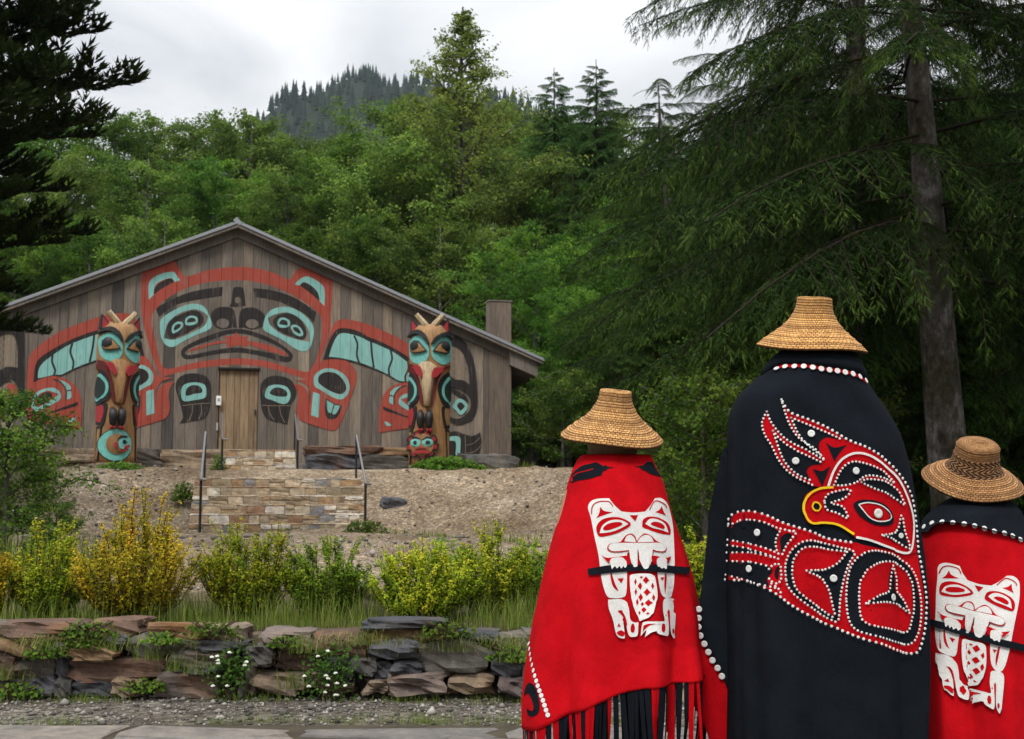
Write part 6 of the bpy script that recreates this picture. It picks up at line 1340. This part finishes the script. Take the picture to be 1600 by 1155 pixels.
# dark pine at the left edge
PB = [BG(2.4, 101, rise=.12, droop=.1, sec=.17, hang=-.45, tw=.11, size=.13, k=6, spread=.55), BG(2.4, 102, rise=.16, droop=.2, sec=.17, hang=-.55, tw=.11, size=.13, k=6, spread=.5)]
pine = conifer('pine_tree', 111, 13, 2.75, 3.0, 90, PB, NEEDLE_D, BARKD, .22, conic=.62, pitch=(.30, -.05), lowr=.45)
plant(pine, -7.9, 17.2, 1.0, .3, 'nearly black pine with ragged clumped branches at the left edge', 'tree', 'dark pines at the left edge')
plant(pine, -10.6, 20.5, .85, 2.0, 'dark pine farther back, mostly outside the left edge', 'tree', 'dark pines at the left edge')
# bushes
GC = 'bushes at the edge of the gravel'
for x, y, s, rz, k, lab in ((-5.35, 13.6, .70, .3, 1, 'tall green bush in front of the painted left wing'), (-6.2, 14.6, .62, 1.4, 0, 'green bush at the left edge under the dark pine'), (-4.6, 13.0, .27, 2.2, 1, 'low green bush at the left foot of the gravel slope'), (-4.7, 11.2, .25, 3.3, 1, 'low leafy bush near the left edge behind the yellow shrubs'), (-5.3, 12.3, .35, 4, 0, 'bush at the left frame edge above the wall'),
                        (1.95, 13.0, .62, .8, 0, 'bush between the fringed robe and the black robe'), (2.6, 15.5, .85, 2.4, 1, 'green bush behind the black robe, left side'), (1.55, 17.5, .55, 3.0, 1, 'low bush right of the fringed-robe person'), (4.0, 16.5, .8, .2, 0, 'bush under the big spruce'), (3.3, 19.5, 1.0, 1.2, 0, 'larger bush at the wood edge'), (1.2, 30.5, .8, 4.0, 0, 'bush at the right end of the gravel crest')):
    plant(shr[k], x, y, s, rz, lab, 'bush', GC)
# ------------------------------------------------------------ clipped-looking small-leaved shrubs behind the wall
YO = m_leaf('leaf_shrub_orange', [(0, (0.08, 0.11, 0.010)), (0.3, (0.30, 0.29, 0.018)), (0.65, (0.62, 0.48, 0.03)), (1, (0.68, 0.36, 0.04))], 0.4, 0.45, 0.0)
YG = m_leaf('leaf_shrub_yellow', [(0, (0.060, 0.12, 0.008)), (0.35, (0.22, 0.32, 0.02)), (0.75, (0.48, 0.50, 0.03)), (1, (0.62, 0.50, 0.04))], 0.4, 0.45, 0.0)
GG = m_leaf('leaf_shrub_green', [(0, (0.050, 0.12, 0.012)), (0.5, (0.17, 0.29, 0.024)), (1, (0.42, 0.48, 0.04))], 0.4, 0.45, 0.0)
TWIG = m_plain('twig', (0.06, 0.04, 0.025), 0.8, 0.2)
def shrub(x, y, h, w, mat, seed, label, dens=1.0):
    rs = np.random.default_rng(seed); e = empty('small_leaved_shrub', (x, y, float(zt(x, y))), 0, label, 'shrub', 'small-leaved shrubs behind the stone wall'); st = MB(); parts = []
    def leaves(P, n, spread, tint):
        P = np.array(P); i = rs.integers(0, len(P) - 1, n); t = rs.random((n, 1)); c = P[i] * (1 - t) + P[i + 1] * t; ax = unit(P[i + 1] - P[i]); o = unit(np.cross(ax, rnd_dirs(rs, n)))
        c = c + o * rs.uniform(.3, 1, (n, 1)) * spread; N = unit(o * .4 + ax * .5 + np.array([0, 0, .5]) + rs.normal(size=(n, 3)) * .4); L = rs.uniform(.014, .026, n)
        V, F = rhombs(c, N, o + ax * .6 + rs.normal(size=(n, 3)) * .3, L, L * .62); hgt = np.clip((c[:, 2]) / h, 0, 1)
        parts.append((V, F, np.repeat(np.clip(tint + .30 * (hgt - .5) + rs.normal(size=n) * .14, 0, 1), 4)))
    ns = int(58 * dens)
    for k in range(ns):
        az = rs.uniform(0, 6.28); r = math.sqrt(rs.random()); el = h * (1.0 - .50 * r ** 1.5) * rs.uniform(.55, 1.0) ** .7 * (1.06 if k % 6 == 0 else .94); tip = np.array([math.cos(az) * r * w / 2, math.sin(az) * r * w / 2, el])
        b = np.array([math.cos(az) * .05, math.sin(az) * .05, 0]); mid = b * .5 + tip * .45 + np.array([math.cos(az) * r * w * .08, math.sin(az) * r * w * .08, -.03]); P = [b, b * .6 + mid * .4, mid, mid * .45 + tip * .55 + rs.normal(size=3) * .015, tip]
        st.tube(P, [.008, .006, .005, .004, .002], 4, False); tint = rs.uniform(.25, .75); leaves(P[1:], int(170 * el / .7), .022, tint)
        for q in range(7):
            t = rs.uniform(.25, .95); j = min(int(t * 4), 3); p = P[j] + (P[j + 1] - P[j]) * (t * 4 - j); a2 = az + rs.normal() * 1.3; l = rs.uniform(.06, .17) * h / .8; s = [p, p + np.array([math.cos(a2) * .6, math.sin(a2) * .6, .55]) * l * .5, p + np.array([math.cos(a2) * .55, math.sin(a2) * .55, .8]) * l]
            st.tube(s, [.003, .002, .001], 3, False); leaves(s, 30, .018, tint + rs.normal() * .08)
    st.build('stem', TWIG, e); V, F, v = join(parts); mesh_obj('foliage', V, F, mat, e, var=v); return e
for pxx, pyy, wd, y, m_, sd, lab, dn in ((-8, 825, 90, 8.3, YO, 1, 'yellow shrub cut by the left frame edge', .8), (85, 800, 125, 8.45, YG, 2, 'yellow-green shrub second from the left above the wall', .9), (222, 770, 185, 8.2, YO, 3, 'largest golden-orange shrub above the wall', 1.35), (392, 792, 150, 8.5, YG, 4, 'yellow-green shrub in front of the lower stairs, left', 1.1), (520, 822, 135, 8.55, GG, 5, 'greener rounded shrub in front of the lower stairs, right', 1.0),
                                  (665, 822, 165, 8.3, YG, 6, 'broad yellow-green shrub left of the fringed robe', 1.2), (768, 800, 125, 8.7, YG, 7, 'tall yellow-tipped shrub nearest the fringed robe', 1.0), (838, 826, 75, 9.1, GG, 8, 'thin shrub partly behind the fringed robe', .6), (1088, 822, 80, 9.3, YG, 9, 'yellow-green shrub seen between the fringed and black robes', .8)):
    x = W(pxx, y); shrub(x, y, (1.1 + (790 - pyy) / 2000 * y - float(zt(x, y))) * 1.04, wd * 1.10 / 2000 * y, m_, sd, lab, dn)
# ------------------------------------------------------------ grass
GRASSM = m_leaf('grass_blade', [(0, (0.05, 0.085, 0.014)), (0.45, (0.12, 0.18, 0.026)), (0.8, (0.21, 0.25, 0.05)), (1, (0.34, 0.29, 0.13))], 0.3, 0.5, 0.0)
def blades(rs, X, Y, Z, Ln, wid=.004, lean=.5):
    n = len(X); az = rs.uniform(0, 6.28, n); d = np.stack([np.cos(az), np.sin(az), np.zeros(n)], -1); s = np.stack([-np.sin(az), np.cos(az), np.zeros(n)], -1); k = rs.uniform(.1, 1, n) * lean; P = np.stack([X, Y, Z], -1); Ln = np.asarray(Ln)
    rows = []
    for t, w in ((0, 1), (.4, .85), (.75, .5)):
        c = P + d * (k * Ln * t * t)[:, None] + np.array([0, 0, 1.0]) * (Ln * t * (1 - .25 * k * t))[:, None]; rows += [c - s * wid * w * .5 * (.6 + Ln * 2)[:, None], c + s * wid * w * .5 * (.6 + Ln * 2)[:, None]]
    tip = P + d * (k * Ln)[:, None] + np.array([0, 0, 1.0]) * (Ln * (1 - .25 * k))[:, None]; V = np.stack(rows + [tip, tip + s * .0006], 1).reshape(-1, 3); b = (np.arange(n) * 8)[:, None]
    F = np.concatenate([b + np.array([0, 1, 3, 2]), b + np.array([2, 3, 5, 4]), b + np.array([4, 5, 7, 6])]); return V, F, np.repeat(np.clip(rs.beta(2, 2, n), 0, 1), 8)
rs = np.random.default_rng(17); parts = []
def patch(n, fx, fy, ln, z=None, w=.004, lean=.5):
    X_ = fx(n); Y_ = fy(n); Z_ = zt(X_, Y_) if z is None else np.full(n, z); parts.append(blades(rs, X_, Y_, Z_, rs.uniform(ln[0], ln[1], n) * rs.uniform(.6, 1, n), w, lean))
patch(6500, lambda n: rs.uniform(-4.6, 1.2, n), lambda n: 7.68 + np.abs(rs.normal(0, .6, n)), (.03, .11))
for cx, n, l in ((-3.3, 350, .3), (-2.62, 260, .25), (-1.98, 380, .28), (-1.42, 420, .30), (-1.05, 300, .28), (-.15, 200, .22), (.1, 300, .3), (-2.9, 200, .25), (-2.3, 150, .2)): patch(n, lambda m, cx=cx: rs.normal(cx, .14, m), lambda m: rs.uniform(7.75, 8.9, m), (.15, l))
patch(4000, lambda n: rs.uniform(-7.5, -3.9, n), lambda n: rs.uniform(8.5, 15, n), (.15, .6), w=.007)
patch(1800, lambda n: rs.uniform(1.2, 4.5, n), lambda n: rs.uniform(9, 17, n), (.1, .45), w=.007)
for k in range(60):        # tufts along the road edge, the flagstone joints and the slope
    cx, cy = (rs.uniform(-3.6, .8), rs.choice([7.33, 6.66, 6.64, 6.60]) + rs.normal() * .03); patch(int(rs.uniform(25, 90)), lambda m: rs.normal(cx, .09, m), lambda m: rs.normal(cy, .018, m), (.02, .085), w=.003, lean=.9)
for k in range(26):
    cx = rs.uniform(-3.6, .7); cy = rs.uniform(7.36, 7.5); cz = rs.uniform(.05, .33); X_ = rs.normal(cx, .05, 50); parts.append(blades(rs, X_, np.full(50, cy - .02) + rs.normal(0, .015, 50), np.full(50, cz), rs.uniform(.05, .16, 50), .004, 1.1))
for k in range(34):
    cx, cy = rs.uniform(-9.5, 1.0), rs.uniform(14, 30); 
    if abs(cx + 4.7) < 2.2: continue
    patch(60, lambda m: rs.normal(cx, .2, m), lambda m: rs.normal(cy, .15, m), (.06, .22), w=.012)
for k in range(70):       # dry and green grass hanging over the front of the wall
    cx = rs.uniform(-3.7, .7); m = int(rs.uniform(15, 60)); L_ = rs.uniform(.06, .20, m); V_, F_, v_ = blades(rs, rs.normal(cx, .06, m), rs.normal(7.46, .02, m), np.full(m, .34) + rs.normal(0, .02, m), L_, .004, 1.0)
    V_ = V_.reshape(m, 8, 3); b0 = V_[:, :1]; d_ = V_ - b0; V_ = b0 + np.stack([d_[..., 0] * .6, -d_[..., 2] * .55 - np.abs(d_[..., 1]) * .3, d_[..., 2] * .35 - 4.2 * d_[..., 2] ** 2], -1); parts.append((V_.reshape(-1, 3), F_, np.clip(v_ + .25, 0, 1)))
V, F, v = join(parts); tag(mesh_obj('grass', V, F, GRASSM, var=v), 'grass growing behind the wall and along the road', 'grass', kind='stuff')
# pebbles on the road
rs = np.random.default_rng(23); n = 6400; X_ = rs.uniform(-4.2, 2.2, n); Y_ = 6.50 + (rs.random(n) ** .8) * 1.05; S = rs.gamma(2.0, .0034, n) + .003
half = np.arange(n) > 3800; X_ = np.where(half, rs.uniform(-10, 1.2, n), X_); Y_ = np.where(half, rs.uniform(10.5, 29.5, n), Y_); S = np.where(half, rs.gamma(1.6, .011, n) + .008, S); onst = half & (np.abs(X_ + 4.6) < 2.1) & (Y_ > 24); X_ = np.where(onst, X_ - 4.6, X_)
base = np.array([(1, 0, 0), (0, 1, 0), (-1, 0, 0), (0, -1, 0), (0, 0, .7), (0, 0, -.5)], float); tri = np.array([(0, 1, 4), (1, 2, 4), (2, 3, 4), (3, 0, 4), (1, 0, 5), (2, 1, 5), (3, 2, 5), (0, 3, 5)])
V = base[None] * S[:, None, None] * rs.uniform(.6, 1.3, (n, 6, 1)); a = rs.uniform(0, 6.28, n); ca, sa = np.cos(a)[:, None], np.sin(a)[:, None]; V = np.stack([V[..., 0] * ca - V[..., 1] * sa, V[..., 0] * sa + V[..., 1] * ca, V[..., 2]], -1) + np.stack([X_, Y_, zt(X_, Y_) + S * .25], -1)[:, None]
F = (tri[None] + (np.arange(n) * 6)[:, None, None]).reshape(-1, 3); t = NT('pebble'); at = t.n('ShaderNodeAttribute', attribute_name='var'); PEB = t.pbr(t.ramp(at.outputs['Fac'], [(0, (0.05, 0.045, 0.04)), (.6, (0.16, 0.145, 0.125)), (1, (0.36, 0.33, 0.30))]), 0.9, None, 0.2)
tag(mesh_obj('gravel', V.reshape(-1, 3), F, PEB, var=np.repeat(rs.random(n), 6)), 'loose grey pebbles scattered over the road and the slope', 'gravel', kind='stuff')
# ------------------------------------------------------------ plants on and beside the wall, at the totem feet
CLOV = m_leaf('leaf_clover', [(0, (0.03, 0.07, 0.012)), (1, (0.08, 0.16, 0.025))], 0.3, 0.5, 0.0); PET = m_plain('white_petal', (0.75, 0.74, 0.66), 0.7, 0.2, var=.2)
def leafy(name, x, y, z, rx, ry, rz_, n, leaf, mat, label, cat, group=None, seed=1, flowers=0):
    rs = np.random.default_rng(seed); e = empty(name, (x, y, z), 0, label, cat, group); q = (rnd_dirs(rs, n) * (rs.random((n, 1)) ** .4) if flowers == 0 else np.clip(rs.normal(size=(n, 3)) * .52 + .35 * np.sin(np.arange(n) % 7 * 2.1)[:, None] * [1, 0, .8], -1.5, 1.5)) * np.array([rx, ry, rz_]); q[:, 2] = np.abs(q[:, 2]) if flowers == 0 else q[:, 2] + rz_
    N = unit(np.array([0, -.5, .9]) + rs.normal(size=(n, 3)) * .5); L = leaf * rs.uniform(.6, 1.3, n); V, F = rhombs(q, N, rs.normal(size=(n, 3)) + np.array([0, -.5, -.3]), L, L * .7); mesh_obj('foliage', V, F, mat, e, var=np.repeat(np.clip(rs.normal(.5, .22, n), 0, 1), 4))
    st = MB()
    for k in range(14): a = rs.uniform(0, 6.28); st.tube([(0, 0, -.02), (math.cos(a) * rx * .4, math.sin(a) * ry * .4, rz_ * .5), (math.cos(a) * rx * .8, math.sin(a) * ry * .8, rz_ * .9)], [.005, .004, .002], 4, False)
    st.build('stem', TWIG, e)
    for k in range(flowers):
        fx_, fz_ = rs.uniform(-rx, rx) * .95, rs.uniform(.1, 2.0) * rz_; m = MB(); 
        for j in range(16):
            d = rnd_dirs(rs, 1)[0]; d[2] = abs(d[2]) * .8; m.tube([tuple(d * .003), tuple(d * .013)], [.0042, .0025], 4)
        fo = m.build('flower_head', PET, e); fo.location = (fx_, -ry - .01, fz_); MB().tube([(0, 0, 0), (0, .02, -.04)], [.0012, .0012], 4, False).build('stalk', CLOV, fo)
    return e
leafy('white_clover', W(368, 7.36), 7.36, 0.03, .11, .05, .13, 520, .024, CLOV, 'clump of white clover flowering on the left half of the wall', 'plant', 'white clover on the wall', 3, 10)
leafy('white_clover', W(520, 7.36), 7.36, 0.02, .14, .05, .14, 640, .024, CLOV, 'wider clump of white clover flowering right of the wall centre', 'plant', 'white clover on the wall', 4, 13)
for k, (pxx, z, r, lab) in enumerate(((85, .24, .10, 'leafy weed over the rusty slab at the left end of the wall'), (40, .02, .11, 'weed at the foot of the wall near the left edge'), (235, .05, .10, 'grassy weed below the big rusty block'), (805, .22, .12, 'green weed at the right end of the wall'), (262, .32, .09, 'small weed on top of the orange block'), (700, .36, .12, 'weed on the wall top right of the dark slab'), (340, .36, .12, 'weed on the wall top above the white clover'), (150, .36, .12, 'weed on the wall top by the largest golden shrub'), (140, .30, .08, 'weed hanging over the grey wall boulder'), (450, .30, .08, 'pale weed in the wall centre'))):
    leafy('wall_weed', W(pxx, 7.38), 7.39, z, r * 1.5, .08, r * .8, 170, .030, BUSH, lab, 'plant', 'weeds on the stone wall', 30 + k)
PLG = m_leaf('leaf_bright', [(0, (0.05, 0.12, 0.012)), (1, (0.15, 0.30, 0.03))], 0.35, 0.5, 0.0)
leafy('leafy_plant', -1.45, 28.5, 1.72, .95, .4, .46, 1100, .13, PLG, 'bright green leafy plant at the foot of the right totem pole', 'plant', None, 50); leafy('leafy_plant', -8.7, 28.5, 1.85, .6, .3, .22, 500, .08, PLG, 'low green plant at the foot of the left totem pole', 'plant', None, 51)
leafy('leafy_plant', -6.75, 29.6, 1.8, .22, .2, .5, 300, .07, PLG, 'narrow green plant beside the upper steps', 'plant', None, 52); leafy('leafy_plant', -6.75, 26.4, 1.2, .28, .25, .4, 400, .07, BUSH, 'small dark plant left of the lower steps', 'plant', None, 53); leafy('leafy_plant', -2.85, 25.1, .55, .45, .3, .28, 500, .07, BUSH, 'low plant at the right foot of the lower steps', 'plant', None, 54)
leafy('leafy_plant', W(700, 10.5), 10.5, .4, .35, .3, .45, 300, .05, PLG, 'loose leafy sapling behind the tall yellow-tipped shrub', 'plant', None, 55)
rk = tag(put(ROCKS[2], 'rock', None, (-2.45, 26.5, float(zt(-2.45, 26.5)) + .02), (.5, .36, .26), (.1, .1, .4), STM['slate']), 'dark rock half buried right of the lower handrail', 'rock')
rk = tag(put(SLABS[1], 'rock', None, (W(560, 9.3), 9.4, .42), (.55, .4, .22), (.1, .05, .4), STM['grey']), 'pale grey rock between two shrubs behind the wall', 'rock')
rk = tag(put(SLABS[3], 'rock', None, (W(828, 10.5), 10.6, .62), (.5, .3, .14), (.0, .05, .1), STM['tan']), 'flat stone beside the thin shrub behind the fringed robe', 'rock')


# ------------------------------------------------------------ thin haze in the air
t = NT('haze_air'); pv = t.n('ShaderNodeVolumePrincipled'); pv.inputs['Color'].default_value = (0.80, 0.88, 0.97, 1); pv.inputs['Density'].default_value = 0.00009; pv.inputs['Anisotropy'].default_value = 0.1
t.l(pv.outputs[0], t.out.inputs['Volume'])
hz = MB().box((0, 650, 164), (3300, 2500, 332)).build('haze', t.m); tag(hz, 'thin bluish haze in the valley air', 'haze', kind='stuff')
